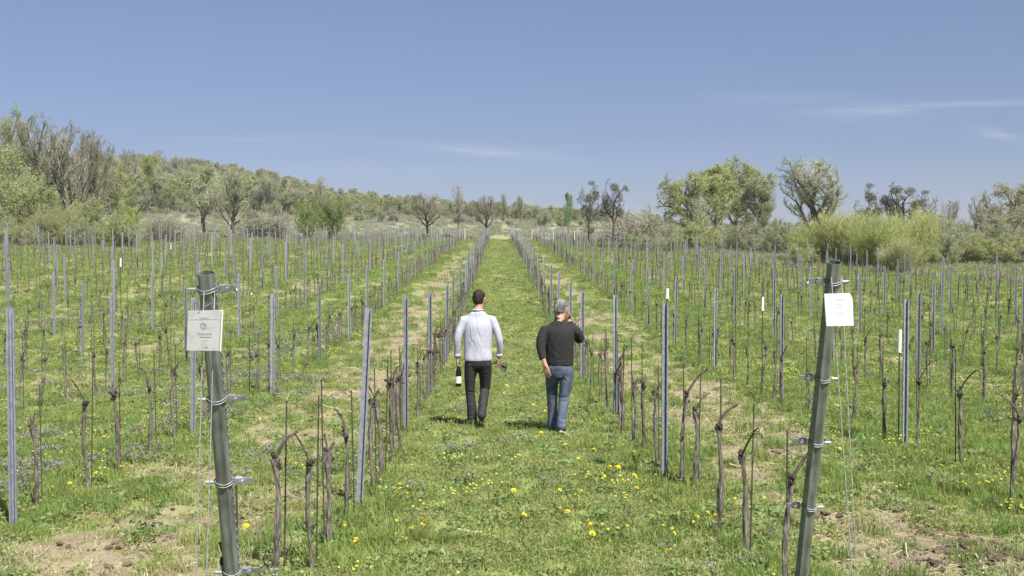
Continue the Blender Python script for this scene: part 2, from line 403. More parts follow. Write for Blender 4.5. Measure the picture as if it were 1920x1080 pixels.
for q in range(5):
    x0, y0 = rng.uniform(-.13, .13, 2); h = rng.uniform(.05, .13)
    b.tubes([[(x0, y0, -.01), (x0, y0, h)]], [[.0015, .0015]], 3, 6, cap=False)
    b.tubes([[(x0, y0, h), (x0, y0, h+.008)]], [[.012, .010]], 6, 5)
blades(b, 14, .13, .03, .09, .005, .8, 0)
protos.append(b)
gcol = proto_collection('meadow', [b.build('m', GM, mesh_only=True) for b in protos])
# sample points
PX = []; IDX = []; SC = []
def sample(d0, d1, dens, s0, s1):
    area = .56*(d1*d1-d0*d0)+(d1-d0)*3; n = int(area*dens)
    y = np.sqrt(rng.uniform(d0*d0, d1*d1, n)) if d0 > 0 else rng.uniform(d0, d1, n)
    x = rng.uniform(-1, 1, n)*(y*.56+1.5)
    d = dirt_at(x, y)
    tall = fbm(x*.9, y*.7, 51); pur = fbm(x*.9+40, y*.9, 61); dryn = fbm(x*.8, y*.8+9, 71); k = np.round((x-ROW0)/SP)
    rowd = np.abs(np.abs((x-ROW0-SP/2+SP*50) % SP))       # distance from the row line
    rowd = np.minimum(rowd, SP-rowd)
    r = rng.uniform(0, 1, n); r2 = rng.uniform(0, 1, n)
    idx = rng.integers(0, 4, n)
    pt = np.where(k == 0, .01, .09)+.5*sstep(.54, .70, tall)*np.where(k == 0, .25, 1)+.25*np.exp(-(rowd/.3)**2)+np.where((k == 2) | (k == 4), .3, 0)
    idx = np.where(r < pt*.75, 4+rng.integers(0, 3, n), idx)
    idx = np.where((r > np.where(k == 0, .93, .82)), 7+rng.integers(0, 2, n), idx)
    idx = np.where((r2 < .05+.30*sstep(.5, .7, dryn)+.5*d), 9+rng.integers(0, 2, n), idx)
    pp = np.where(k == 0, .002, .006)+.55*sstep(.56, .70, pur)*np.where(x < -1.6, .9, .08)*(y < 40)
    idx = np.where((rng.uniform(0, 1, n) < pp*.6) & (d < .4), 11+rng.integers(0, 2, n), idx)
    yl = .002+.014*sstep(.5, .65, fbm(x*.5+9, y*.5, 81))*np.where(x > 4, 4.5, 1)
    idx = np.where((rng.uniform(0, 1, n) < yl) & (d < .5), 13, idx)
    keep = rng.uniform(0, 1, n) > d*.66
    s = rng.uniform(s0, s1, n)
    x, y, idx, s = x[keep], y[keep], idx[keep], s[keep]
    PX.append(np.stack([x, y, height(x, y)], -1)); IDX.append(idx); SC.append(s)
sample(3.0, 13, 105, .75, 1.25)
sample(13, 24, 60, .8, 1.35)
sample(24, 42, 24, 1.0, 1.8)
sample(42, 75, 10, 1.4, 2.4)
sample(75, 150, 3.2, 2.0, 3.4)
P = np.concatenate(PX); idx = np.concatenate(IDX); s = np.concatenate(SC); n = len(P)
rot = np.stack([rng.normal(0, .08, n), rng.normal(0, .08, n), rng.uniform(0, 6.28, n)], -1)
scatter('meadow_grass', gcol, P, rot, s, idx, 'green meadow grass with clover, dead nettle and small yellow flowers between the vine rows')
# dry long grass beyond the rows
pr = []
for k in range(3):
    b = MB(); blades(b, 55, .6, .2, .6, .03, .6, 0); blades(b, 30, .6, .15, .5, .03, .6, 1); pr.append(b)
dcol = proto_collection('dry', [b.build('m', [mat('rough dry grass', (.27, .26, .18), (.38, .37, .27), .5, transl=.3, vary=.1), mat('rough green grass', (.20, .23, .12), (.29, .31, .18), .5, transl=.3, vary=.1)], mesh_only=True) for b in pr])
n = 15000
y = np.sqrt(rng.uniform(52**2, 240**2, n)); x = rng.uniform(-1, 1, n)*(y*.56+2)
keep = (y > end_of_rows(x)+2) & ((np.abs(x-ROW0) > 1.7) | (y > 165)) & (rng.uniform(0, 1, n) < .3+.9*fbm(x*.1, y*.06, 77))
x, y = x[keep], y[keep]; n = len(x)
scatter('dry_grass', dcol, np.stack([x, y, height(x, y)], -1), np.stack([0*x, 0*x, rng.uniform(0, 6.28, n)], -1), rng.uniform(.6, 1.3, n), rng.integers(0, 3, n), 'pale dry long grass on the rough slope beyond the vine rows')

# soil clods in the tilled strips
def clod_mesh(seed, m):
    r = np.random.default_rng(seed); import bmesh
    bm = bmesh.new(); bmesh.ops.create_icosphere(bm, subdivisions=2, radius=1)
    V = np.array([v.co[:] for v in bm.verts]); F = np.array([[v.index for v in f.verts] for f in bm.faces]); bm.free()
    d = np.ones(len(V))
    for q in range(9):
        a = r.normal(size=3); a /= np.linalg.norm(a); d -= .32*np.clip(V@a-.45, 0, 1)
    V = V*(d*r.uniform(.85, 1.12, len(V)))[:, None]*np.array([1, .8, .55])
    return mesh_np('clod', V, F, m)
ccol = proto_collection('clods', [clod_mesh(k, M['soil'] if k < 4 else M['soil_dark']) for k in range(7)])
def clod_points():
    n = 120000; y = np.sqrt(rng.uniform(3.5**2, 34**2, n)); x = rng.uniform(-1, 1, n)*(y*.56+1)
    d = dirt_at(x, y); cl = fbm(x*1.9, y*1.9, 91)
    keep = rng.uniform(0, 1, n) < sstep(.25, .8, d)*(.12+.9*sstep(.48, .68, cl))*.55
    x, y, cl = x[keep], y[keep], cl[keep]
    s = .006+.05*rng.uniform(0, 1, len(x))**4.2
    i = np.where(rng.uniform(0, 1, len(x)) < .1+.35*sstep(.6, .7, cl), rng.integers(4, 7, len(x)), rng.integers(0, 4, len(x)))
    # heaps of dark turned soil seen in the photograph
    xs, ys_, ss, is_ = [x], [y], [s], [i]
    for (px, py, nn, sp) in ((1705, 957, 70, .16), (1690, 945, 30, .10), (1628, 945, 14, .08), (1840, 1045, 90, .22), (1880, 1055, 60, .2), (1765, 1062, 40, .14), (1545, 975, 24, .10), (1330, 885, 20, .12), (1450, 838, 60, .35), (1475, 858, 40, .3), (1555, 890, 12, .08), (200, 1040, 22, .3), (310, 1000, 20, .3), (240, 1060, 24, .3), (450, 1010, 24, .2)):
        gx, gy = from_px(px, py)
        xs.append(gx+rng.normal(0, sp*.9, nn)); ys_.append(gy+rng.normal(0, sp*.9, nn)); ss.append(.012+.045*rng.uniform(0, 1, nn)**2)
        is_.append(rng.integers(4, 7, nn) if px > 1000 else rng.integers(0, 4, nn))
    return map(np.concatenate, (xs, ys_, ss, is_))
x, y, s, i = clod_points(); n = len(x)
scatter('soil_clods', ccol, np.stack([x, y, height(x, y)+s*.15], -1), rng.uniform(-.5, .5, (n, 3))*np.array([1, 1, 12]), s, i, 'brown clods of turned soil lying in the tilled strips between vine rows')
# straw and prunings on the ground
pm = []
for k in range(5):
    t = np.linspace(0, 1, 5); c = rng.uniform(-.3, .3)
    p = np.stack([t-.5, c*(t-.5)**2*2, .03*np.sin(t*5+k)+.02], -1); b = MB(); b.tubes(p[None], [np.full(5, .014)], 4); pm.append(b.build('m', [M['straw'] if k < 4 else M['cane']], mesh_only=True))
pcol = proto_collection('prunings', pm)
n = 48000; y = np.sqrt(rng.uniform(3.5**2, 30**2, n)); x = rng.uniform(-1, 1, n)*(y*.56+1); d = dirt_at(x, y)
rowd = np.abs((x-ROW0-SP/2+SP*50) % SP); rowd = np.minimum(rowd, SP-rowd)
keep = rng.uniform(0, 1, n) < .5*d+.10*np.exp(-(rowd/.3)**2)+.004
x, y = x[keep], y[keep]; n = len(x)
scatter('cut_straw_and_prunings', pcol, np.stack([x, y, height(x, y)+.012], -1), np.stack([rng.normal(0, .12, n), rng.normal(0, .2, n), rng.uniform(0, 6.28, n)], -1), rng.uniform(.04, .2, n)*(1+(rng.uniform(0, 1, n) < .04)*1.3), rng.integers(0, 5, n), 'pale straw and cut prunings lying on the tilled soil')

# ------------------------------------------------------------------ trees
def tree_parts(seed, H, spread, levels, nch, ang, up, lratio, r0, trunk_h, wob=.12, leaf=None, leafn=0, leafs=(.06, .12), stems=1, twig_r=.012, clumps=0, lseg=5, crown_bias=1.0):
    """returns (trunk MB, crown MB); leaf: 1 adds leaves"""
    r = np.random.default_rng(seed); T = MB(); Cn = MB()
    store = {}
    tips = []
    def grow(p, d, ln, rad, lv, start_child):
        n = lseg if lv < levels else 4
        pts = [p]; dd = d.copy()
        for q in range(n-1):
            dd = dd+r.normal(0, wob*(1+.35*lv), 3); dd[2] += up*(.5 if lv else .1)*.25
            dd /= np.linalg.norm(dd); pts.append(pts[-1]+dd*ln/(n-1))
        pts = np.array(pts); rad_end = max(rad*(.45 if lv else .55), twig_r*.6)
        store.setdefault((lv, n), []).append((pts, np.linspace(rad, rad_end, n)))
        if lv >= levels:
            tips.append(pts); return
        k = nch[lv]
        k = int(k*r.uniform(.8, 1.25)+.5)
        az0 = r.uniform(0, 6.28)
        for q in range(k):
            t = start_child+(1-start_child)*(q+r.uniform(.2, .9))/k
            f = t*(n-1); i = min(int(f), n-2); pp = pts[i]+(pts[i+1]-pts[i])*(f-i)
            ax = pts[i+1]-pts[i]; ax /= np.linalg.norm(ax)
            az = az0+q*2.4+r.uniform(-.4, .4)
            o1 = np.cross(ax, [.3, .2, 1] if abs(ax[2]) < .9 else [1, 0, 0]); o1 /= np.linalg.norm(o1); o2 = np.cross(ax, o1)
            side = o1*math.cos(az)+o2*math.sin(az)
            a = ang*r.uniform(.6, 1.25)*(1 if lv else 1-.25*t)
            nd = ax*math.cos(a)+side*math.sin(a)*np.array([spread, spread, 1]); nd[2] += up*.3; nd /= np.linalg.norm(nd)
            nl = ln*lratio[lv]*r.uniform(.75, 1.2)*(1-.35*t if lv == 0 else 1-.25*t)
            grow(pp, nd, nl, max(rad*(.62 if lv < 2 else .5)*(1-.35*t), twig_r), lv+1, .15)
        if lv and r.uniform() < .8:
            nd = dd+r.normal(0, .15, 3); nd /= np.linalg.norm(nd); grow(pts[-1], nd, ln*lratio[lv]*.9, max(rad_end, twig_r), lv+1, .15)
    for q in range(stems):
        if stems == 1: grow(np.zeros(3), np.array([r.normal(0, .06), r.normal(0, .06), 1.0]), H*.62, r0, 0, trunk_h)
        else:
            a = r.uniform(0, 6.28); rr = r.uniform(0, 1)*spread*H*.12; tilt = r.uniform(.05, .55)*spread
            grow(np.array([math.cos(a)*rr, math.sin(a)*rr, 0]), np.array([math.cos(a)*tilt, math.sin(a)*tilt, 1.0]), H*r.uniform(.5, .8), r0, 0, trunk_h)
    for (lv, n), lst in store.items():
        Pn = np.array([a for a, b_ in lst]); Rn = np.array([b_ for a, b_ in lst]); Pn[:, 0, 2] -= .0
        tgt = T if lv <= 1 else Cn
        tgt.tubes(Pn, Rn, 7 if lv == 0 else 5 if lv == 1 else 3, 0, cap=False)
    tp = np.concatenate(tips) if tips else np.zeros((1, 3))
    top = tp[:, 2].max(); k = H/top
    if leafn:
        dens = .25+.75*fbm(tp[:, 0]*.9+seed, tp[:, 2]*.9+tp[:, 1]*.7, seed, 2)
        pr_ = np.clip((dens-.30)*3, .05, 1); pr_ /= pr_.sum()
        c = tp[r.choice(len(tp), leafn, p=pr_)]+r.normal(0, 1, (leafn, 3))*leafs[1]*1.6
        u1 = r.normal(size=(leafn, 3)); u1 /= np.linalg.norm(u1, axis=1, keepdims=True)
        u2 = np.cross(u1, r.normal(size=(leafn, 3))); u2 /= np.linalg.norm(u2, axis=1, keepdims=True)
        ss = r.uniform(leafs[0], leafs[1], leafn)[:, None]
        Vv = np.stack([c-u1*ss, c+u2*ss*.7, c+u1*ss, c-u2*ss*.7], 1).reshape(-1, 3)
        Cn.add(Vv, np.arange(leafn)[:, None]*4+np.array([[0, 1, 2, 3]]), None, 1)
    for q in range(clumps):     # dense balls of fine twigs (mistletoe)
        cpt = tp[r.integers(len(tp))]; nn = 420; rad = r.uniform(.35, .6)
        dr = r.normal(size=(nn, 3)); dr /= np.linalg.norm(dr, axis=1, keepdims=True); rr = rad*r.uniform(.3, 1, (nn, 1))
        c = cpt+dr*rr; e = c+dr*.1+r.normal(0, .07, (nn, 3)); sd = np.cross(dr, r.normal(size=(nn, 3))); sd /= np.linalg.norm(sd, axis=1, keepdims=True)
        Vv = np.stack([c-sd*.02, c+sd*.02, e+sd*.02, e-sd*.02], 1).reshape(-1, 3)
        Cn.add(Vv, np.arange(nn)[:, None]*4+np.array([[0, 1, 2, 3]]), None, 2)
    if stems == 1:      # keep the crown rounded: draw stray long limbs in
        rad_ = np.hypot(tp[:, 0], tp[:, 1]); W = np.percentile(rad_, 72)*1.12; zc = np.percentile(tp[:, 2], 45); hz_ = (np.percentile(tp[:, 2], 96)-zc)*1.05
        c0 = np.array([np.median(tp[:, 0])*.0, 0, zc]); xm, ym = np.median(tp[:, 0]), np.median(tp[:, 1])
        def rnd(v):
            q = v-c0; w_ = np.clip(v[:, 2:3]/zc, 0, 1); q = q-np.array([xm, ym, 0])*w_
            e = np.sqrt((q[:, 0]**2+q[:, 1]**2)/W**2+(np.maximum(q[:, 2], q[:, 2]*.5)/hz_)**2); g = np.where(e > .75, (.75+(e-.75)*.38)/np.maximum(e, 1e-6), 1)
            return c0+q*g[:, None]
        for B_ in (T, Cn):
            for a in range(len(B_.V)): B_.V[a] = rnd(B_.V[a])
        top = rnd(tp)[:, 2].max(); k = H/top
    for B_ in (T, Cn):
        for a in range(len(B_.V)): B_.V[a] = B_.V[a]*k
    return T, Cn
LEAFC = {
 'bare':   ((.28, .27, .19), (.40, .38, .28)),
 'olive':  ((.34, .40, .14), (.49, .54, .23)),
 'pale':   ((.36, .39, .22), (.50, .51, .33)),
 'bright': ((.20, .30, .05), (.32, .42, .10)),
 'lime':   ((.33, .43, .09), (.48, .55, .16)),
 'grey':   ((.33, .365, .20), (.47, .495, .31)),
 'white':  ((.50, .48, .44), (.64, .61, .57)),
 'brown':  ((.29, .285, .16), (.42, .40, .24)),
 'fresh':  ((.27, .38, .19), (.39, .48, .28)),
}
LM = {k: mat('leaf '+k, a, b_, 1.3, rough=.6, spec=.2, transl=.5, vary=.10) for k, (a, b_) in LEAFC.items()}
TB = mat('tree bark', (.13, .118, .10), (.22, .20, .175), 6, .95, vary=.15)
TBD = mat('dark tree bark', (.05, .044, .038), (.10, .088, .077), 6, .95)
TW = mat('twigs', (.24, .222, .175), (.36, .335, .27), 3, .95, vary=.15)
TWL = mat('willow stems', (.30, .31, .12), (.42, .41, .19), 3, .9, vary=.1)
MIS = mat('mistletoe', (.10, .11, .065), (.16, .17, .10), 3, .9)
KIND = {
 # seed, kwargs, bark, twig
 'bare_tall':  (1, dict(H=10, spread=.9, levels=4, nch=[9, 6, 5, 5], ang=.62, up=.6, lratio=[.7, .52, .48, .45], r0=.15, trunk_h=.25, wob=.09, leafn=5000, leafs=(.025, .05), twig_r=.010), TBD, TW),
 'bare_wide':  (2, dict(H=9, spread=1.2, levels=4, nch=[10, 6, 5, 5], ang=.72, up=.6, lratio=[.8, .52, .48, .45], r0=.22, trunk_h=.2, wob=.10, leafn=15000, leafs=(.025, .05), twig_r=.010), TBD, TW),
 'vase':       (12, dict(H=10, spread=1.25, levels=4, nch=[9, 7, 6, 4], ang=.50, up=.85, lratio=[.85, .5, .45, .42], r0=.17, trunk_h=.12, wob=.08, leafn=14000, leafs=(.02, .045), twig_r=.008), TBD, TW),
 'orchard':    (3, dict(H=6, spread=1.2, levels=4, nch=[8, 6, 5, 5], ang=.75, up=.5, lratio=[.8, .55, .5, .5], r0=.16, trunk_h=.35, leafn=3500, leafs=(.02, .045), twig_r=.009), TBD, TW),
 'leafy':      (4, dict(H=9, spread=1.25, levels=3, nch=[10, 7, 6], ang=.85, up=.3, lratio=[.62, .55, .5], r0=.2, trunk_h=.18, leafn=15000, leafs=(.035, .075), twig_r=.016), TB, TW),
 'leafy_b':    (5, dict(H=9, spread=1.0, levels=3, nch=[11, 7, 6], ang=.8, up=.3, lratio=[.56, .55, .5], r0=.18, trunk_h=.15, leafn=17000, leafs=(.035, .075), twig_r=.016), TB, TW),
 'shrub':      (6, dict(H=4.5, spread=1.0, levels=3, nch=[8, 5, 4], ang=.7, up=.3, lratio=[.5, .5, .5], r0=.05, trunk_h=.1, leafn=12000, leafs=(.03, .06), twig_r=.012, stems=9), TB, TW),
 'willow':     (7, dict(H=4.5, spread=1.5, levels=2, nch=[16, 8], ang=.55, up=.55, lratio=[.55, .45], r0=.02, trunk_h=.05, leafn=22000, leafs=(.022, .045), twig_r=.009, stems=60), TWL, TWL),
 'mistle':     (8, dict(H=8, spread=.9, levels=4, nch=[6, 4, 4, 4], ang=.75, up=.4, lratio=[.6, .55, .5, .5], r0=.15, trunk_h=.4, wob=.22, leafn=900, leafs=(.04, .07), twig_r=.013, clumps=7), TBD, TBD),
 'bramble':    (9, dict(H=2.4, spread=1.8, levels=2, nch=[12, 8], ang=.7, up=.1, lratio=[.6, .5], r0=.02, trunk_h=.05, leafn=1800, leafs=(.03, .06), twig_r=.008, stems=34), TB, TW),
 'poplar':     (10, dict(H=8, spread=.5, levels=3, nch=[14, 6, 5], ang=.5, up=.8, lratio=[.42, .5, .5], r0=.13, trunk_h=.22, leafn=11000, leafs=(.035, .07), twig_r=.014), TB, TW),
}
TREE_CACHE = {}
def tree_mesh(kind, leaf, variant=0):
    key = (kind, leaf, variant)
    if key not in TREE_CACHE:
        sd, kw, bark, tw = KIND[kind]; kk = (kind, variant)
        T, Cn = tree_parts(sd+variant*101, **kw)
        TREE_CACHE[key] = (T.build('trunk', [bark], mesh_only=True, smooth=True), Cn.build('crown', [tw, LM[leaf], MIS], mesh_only=True), kw['H'])
    return TREE_CACHE[key]
def tree(kind, leaf, px, top, dist, label, width=1.0, variant=0, rz=0, name='tree', group=None, cat=None, sink=.1):
    """px: pixel column, top: pixel row of its top, dist: metres away"""
    tm, cm, H0 = tree_mesh(kind, leaf, variant)
    X_ = (px-VX)/FPX*dist; g = hz(X_, dist); h = (HY-top)*dist/FPX+CZ-g
    s_ = h/H0
    o = empty(name, (X_, dist, g-sink), label, cat or ('shrub' if 'shrub' in name or 'bush' in name else 'tree'), group, rz, (s_*width, s_*width, s_))
    mobj('trunk', tm, o); mobj('crown', cm, o); return o

# left edge wood
tree('vase', 'olive', 32, 190, 104, 'tall thin tree with yellowish buds at the far left edge, tallest of the left wood', 1.0, 0, .4, 'budding_tree')
tree('bare_tall', 'olive', 78, 208, 100, 'tall bare tree with dark trunk, second from the left edge', 1.2, 1, 2.0, 'bare_tree')
tree('vase', 'bare', 135, 222, 97, 'large bare tree with fine fan of twigs, left of the hill wood', 1.35, 0, 1.1, 'bare_tree')
tree('vase', 'bare', 183, 240, 102, 'leaning bare tree at the right side of the left wood', 1.0, 2, 4.0, 'bare_tree')
tree('shrub', 'olive', 5, 268, 96, 'tall yellow-green bush at the very left edge of the picture', 1.0, 0, 0, 'bush')
tree('shrub', 'olive', 52, 300, 93, 'yellow-green bush under the tall thin trees at the left', .9, 1, 1, 'bush')
tree('leafy', 'olive', 104, 318, 110, 'olive budding tree behind the large bare tree at left', 1.1, 1, 2, 'budding_tree')
tree('leafy_b', 'grey', 178, 318, 114, 'grey-green tree just behind the leaning bare tree', .9, 1, 3, 'budding_tree')
tree('shrub', 'olive', 165, 352, 92, 'olive bush in front of the leaning bare tree', .9, 1, 5, 'bush')
tree('willow', 'grey', 115, 372, 88, 'grey-green brush at the foot of the large bare tree', 1.0, 0, 2, 'bush')
tree('leafy', 'olive', 222, 305, 128, 'rounded olive tree between the bare trees and the hill wood', .9, 0, 1.5, 'budding_tree')
tree('leafy_b', 'pale', 262, 318, 135, 'pale green tree at the left foot of the hill wood', .85, 0, 1.5, 'budding_tree')
tree('shrub', 'lime', 241, 366, 96, 'yellow-green shrub at the rows\' end below the pale tree', .8, 0, 3, 'bush')
tree('leafy', 'bright', 284, 288, 236, 'vivid green tree crown standing out of the hill wood', .55, 2, 0, 'green_tree')
tree('bare_tall', 'bare', 245, 276, 195, 'small bare crown against the sky left of the vivid green crown', .9, 1, 0, 'bare_tree')
tree('leafy', 'grey', 385, 312, 150, 'silvery grey-green tree left of the dark trunked tree', 1.1, 1, .8, 'budding_tree')
tree('bare_wide', 'grey', 440, 312, 118, 'spreading tree with thick dark forked trunk in front of the hill wood', 1.1, 1, 2.2, 'spreading_tree')
tree('bramble', 'brown', 316, 395, 100, 'brown bramble bush on the pale slope left of the dark trunked tree', 1.0, 0, 0, 'bramble_bush')
tree('bramble', 'grey', 505, 388, 120, 'grey brush right of the dark trunked tree', 1.3, 0, 1, 'bramble_bush')
tree('shrub', 'bright', 579, 359, 122, 'left one of the two bright green round shrubs', .75, 0, 0, 'green_shrub')
tree('shrub', 'bright', 622, 351, 122, 'right and larger one of the two bright green round shrubs', .75, 1, 2, 'green_shrub')
tree('bare_tall', 'bare', 604, 328, 215, 'small bare tree on the ridge above the bright green shrubs', .8, 0, 3, 'bare_tree')
tree('orchard', 'brown', 803, 358, 145, 'bare round fruit tree left of the white budding tree', 1.2, 0, 0, 'fruit_tree')
tree('bare_tall', 'white', 859, 342, 143, 'tall slim tree with whitish blossom left of the path\'s end', .72, 3, 1, 'blossom_tree')
tree('orchard', 'bare', 911, 362, 150, 'bare reddish brown tree right at the path\'s end', 1.1, 1, 2, 'fruit_tree')
tree('bare_tall', 'bare', 945, 360, 210, 'thin bare tree on the skyline above the path', .6, 1, 2, 'bare_tree')
tree('bare_wide', 'bare', 975, 364, 200, 'bare tree with several pale stems on the skyline right of the path', .55, 0, 2, 'bare_tree')
tree('poplar', 'fresh', 1066, 358, 150, 'small rounded light green tree alone on the skyline', .72, 0, 0, 'green_tree')
tree('mistle', 'bare', 1110, 341, 108, 'left one of the two dark trees with twig balls', .8, 0, 0, 'mistletoe_tree')
tree('mistle', 'bare', 1150, 331, 108, 'right and taller one of the two dark trees with twig balls', .9, 1, 2.2, 'mistletoe_tree')
tree('bramble', 'brown', 1185, 378, 112, 'brown thorny bush beside the taller dark twig-ball tree', 1.0, 0, 3, 'bramble_bush')
tree('shrub', 'pale', 1212, 378, 170, 'faint whitish green sapling between the dark trees and the green trees', .5, 0, 0, 'sapling')
tree('leafy', 'olive', 1290, 318, 118, 'leftmost tree of the yellow-green group right of centre', 1.15, 3, 0, 'budding_tree')
tree('leafy_b', 'olive', 1340, 305, 122, 'second tree of the yellow-green group right of centre', 1.1, 2, 1, 'budding_tree')
tree('leafy', 'olive', 1378, 283, 126, 'tallest tree of the yellow-green group with a pointed top', 0.95, 4, 2, 'budding_tree')
tree('leafy_b', 'pale', 1425, 314, 124, 'brownish pale green tree at the right of the yellow-green group', 1.05, 0, 4, 'budding_tree')
tree('bare_wide', 'pale', 1520, 288, 112, 'big spreading tree with dark fan of limbs against the sky', 1.75, 2, 0, 'spreading_tree')
tree('shrub', 'olive', 1310, 400, 112, 'low olive bush under the yellow-green tree group', 1.2, 0, 0, 'bush')
tree('shrub', 'grey', 1400, 400, 104, 'grey-green brush under the right side of the yellow-green group', 1.2, 1, 0, 'bush')
tree('shrub', 'grey', 1462, 402, 98, 'grey-green brush left of the willow thicket', 1.1, 0, 2, 'bush')
tree('mistle', 'bare', 1632, 345, 120, 'dark bare tree top behind the left part of the willow thicket', .9, 0, 4, 'mistletoe_tree')
tree('mistle', 'olive', 1690, 336, 118, 'dark crowned tree behind the middle of the willow thicket', 1.3, 1, 1, 'mistletoe_tree')
tree('mistle', 'olive', 1735, 358, 118, 'lower dark crowned tree behind the right part of the willow thicket', 1.1, 0, 2, 'mistletoe_tree')
tree('willow', 'lime', 1528, 398, 82, 'low left bush of the yellow-green willow thicket', 1.05, 0, 0, 'willow_bush')
tree('willow', 'lime', 1590, 376, 80, 'tall middle-left bush of the yellow-green willow thicket', .9, 1, 1, 'willow_bush')
tree('willow', 'lime', 1652, 384, 76, 'middle bush of the yellow-green willow thicket', .9, 0, 2, 'willow_bush')
tree('willow', 'lime', 1712, 374, 78, 'rightmost tall bush of the yellow-green willow thicket', .8, 1, 3, 'willow_bush')
tree('willow', 'grey', 1690, 430, 70, 'low brownish brush at the foot of the willow thicket', .9, 0, 5, 'bush')
tree('bare_tall', 'bare', 1788, 370, 125, 'left one of two small bare trees right of the willow thicket', .9, 0, 1, 'bare_tree')
tree('bare_tall', 'bare', 1835, 362, 125, 'right one of two small bare trees right of the willow thicket', .9, 2, 2, 'bare_tree')
tree('leafy', 'brown', 1893, 340, 95, 'brownish budding tree at the right edge of the picture', 1.15, 1, 4, 'budding_tree')
tree('bare_tall', 'olive', 1925, 335, 98, 'half cut off tree with thin buds at the very right edge', .9, 3, 4, 'budding_tree')
for k, (px, tp_, dd, lf) in enumerate(((1770, 440, 84, 'olive'), (1800, 432, 88, 'brown'), (1838, 434, 86, 'olive'), (1872, 430, 88, 'brown'), (1905, 436, 85, 'olive'))):
    tree('shrub', lf, px, tp_, dd, ['first', 'second', 'third', 'fourth', 'fifth'][k]+' bush from the left in the low hedge right of the willow thicket', 1.5, k % 2, k, 'hedge_bush', 'low hedge right of the willow thicket')

# the wood on the hill: one mass
wk = [('leafy', 'olive', 0), ('leafy_b', 'pale', 0), ('leafy', 'grey', 1), ('leafy_b', 'olive', 1), ('bare_wide', 'grey', 0), ('leafy', 'brown', 0), ('leafy_b', 'grey', 2), ('bare_tall', 'bare', 0)]
wm = []
for kind, leaf, v in wk:
    tm, cm, H0 = tree_mesh(kind, leaf, v)
    import bmesh
    bm = bmesh.new(); bm.from_mesh(tm); nT = len(bm.faces); bm.from_mesh(cm)
    me = bpy.data.meshes.new('w'); 
    bm.faces.ensure_lookup_table()
    for f in bm.faces[nT:]: f.material_index += 1
    bm.to_mesh(me); bm.free()
    for m_ in [tm.materials[0]]+list(cm.materials): me.materials.append(m_)
    wm.append(me)
wcol = proto_collection('wood', wm)
def wood_pts(n, d0, d1, x0, x1, ex):
    y = np.sqrt(rng.uniform(d0*d0, d1*d1, n)); px = rng.uniform(x0, x1, n); x = (px-VX)/FPX*y
    return x, y, px
x, y, px = wood_pts(1400, 226, 380, -300, 1260, 0)
x2, y2, px2 = wood_pts(500, 232, 400, 1000, 2150, 0)
keep2 = rng.uniform(0, 1, 500) < .8
x = np.concatenate([x, x2]); y = np.concatenate([y, y2]); px = np.concatenate([px, px2])
hgt = np.interp(px, [-300, 200, 500, 620, 800, 1000, 1180, 1300, 2000], [.9, .85, .68, .42, .38, .34, .27, .16, .14])*rng.uniform(.7, 1.4, len(x))
ind = rng.choice(8, len(x), p=[.22, .18, .14, .14, .10, .10, .08, .04])
scatter('woodland', wcol, np.stack([x, y, height(x, y)-.3], -1), np.stack([0*x, 0*x, rng.uniform(0, 6.28, len(x))], -1), hgt, ind, 'budding spring woodland covering the hill behind the vineyard')
# scrub fringe between the rows' end and the wood
sk = [('bramble', 'brown', 0), ('bramble', 'grey', 0), ('shrub', 'grey', 0), ('shrub', 'olive', 0)]
sm = []
for kind, leaf, v in sk:
    tm, cm, H0 = tree_mesh(kind, leaf, v); bm = bmesh.new(); bm.from_mesh(tm); nT = len(bm.faces); bm.from_mesh(cm); bm.faces.ensure_lookup_table()
    for f in bm.faces[nT:]: f.material_index += 1
    me = bpy.data.meshes.new('s'); bm.to_mesh(me); bm.free()
    for m_ in [tm.materials[0]]+list(cm.materials): me.materials.append(m_)
    sm.append(me)
scol = proto_collection('scrub', sm)
xs, ys_, ss, ids = [], [], [], []
def scrub(n, px0, px1, d0, d1, s0, s1, kinds=(0, 1)):
    px = rng.uniform(px0, px1, n); y = rng.uniform(d0, d1, n)
    xs.append((px-VX)/FPX*y); ys_.append(y); ss.append(rng.uniform(s0, s1, n)); ids.append(rng.choice(kinds, n))
scrub(12, 190, 700, 112, 130, .2, .4); scrub(30, -100, 250, 84, 94, .35, .7, (2, 3, 3)); scrub(60, 250, 1250, 205, 228, .3, .9, (0, 1, 2, 3))
scrub(30, 1050, 1290, 150, 162, .4, .7); scrub(26, 1180, 1480, 100, 114, .3, .55, (2, 3)); scrub(20, 1480, 1760, 76, 84, .3, .5, (2, 3)); scrub(40, 1740, 2050, 84, 92, .5, 1.0, (0, 1, 2, 3))
scrub(40, 1180, 1950, 130, 180, .4, .9, (0, 1, 2, 3)); scrub(26, 730, 890, 140, 152, .25, .45)
x, y, s, i = map(np.concatenate, (xs, ys_, ss, ids))
scatter('scrub_undergrowth', scol, np.stack([x, y, height(x, y)-.05], -1), np.stack([0*x, 0*x, rng.uniform(0, 6.28, len(x))], -1), s, i, 'low brown and olive scrub along the edges of the vineyard and the wood')

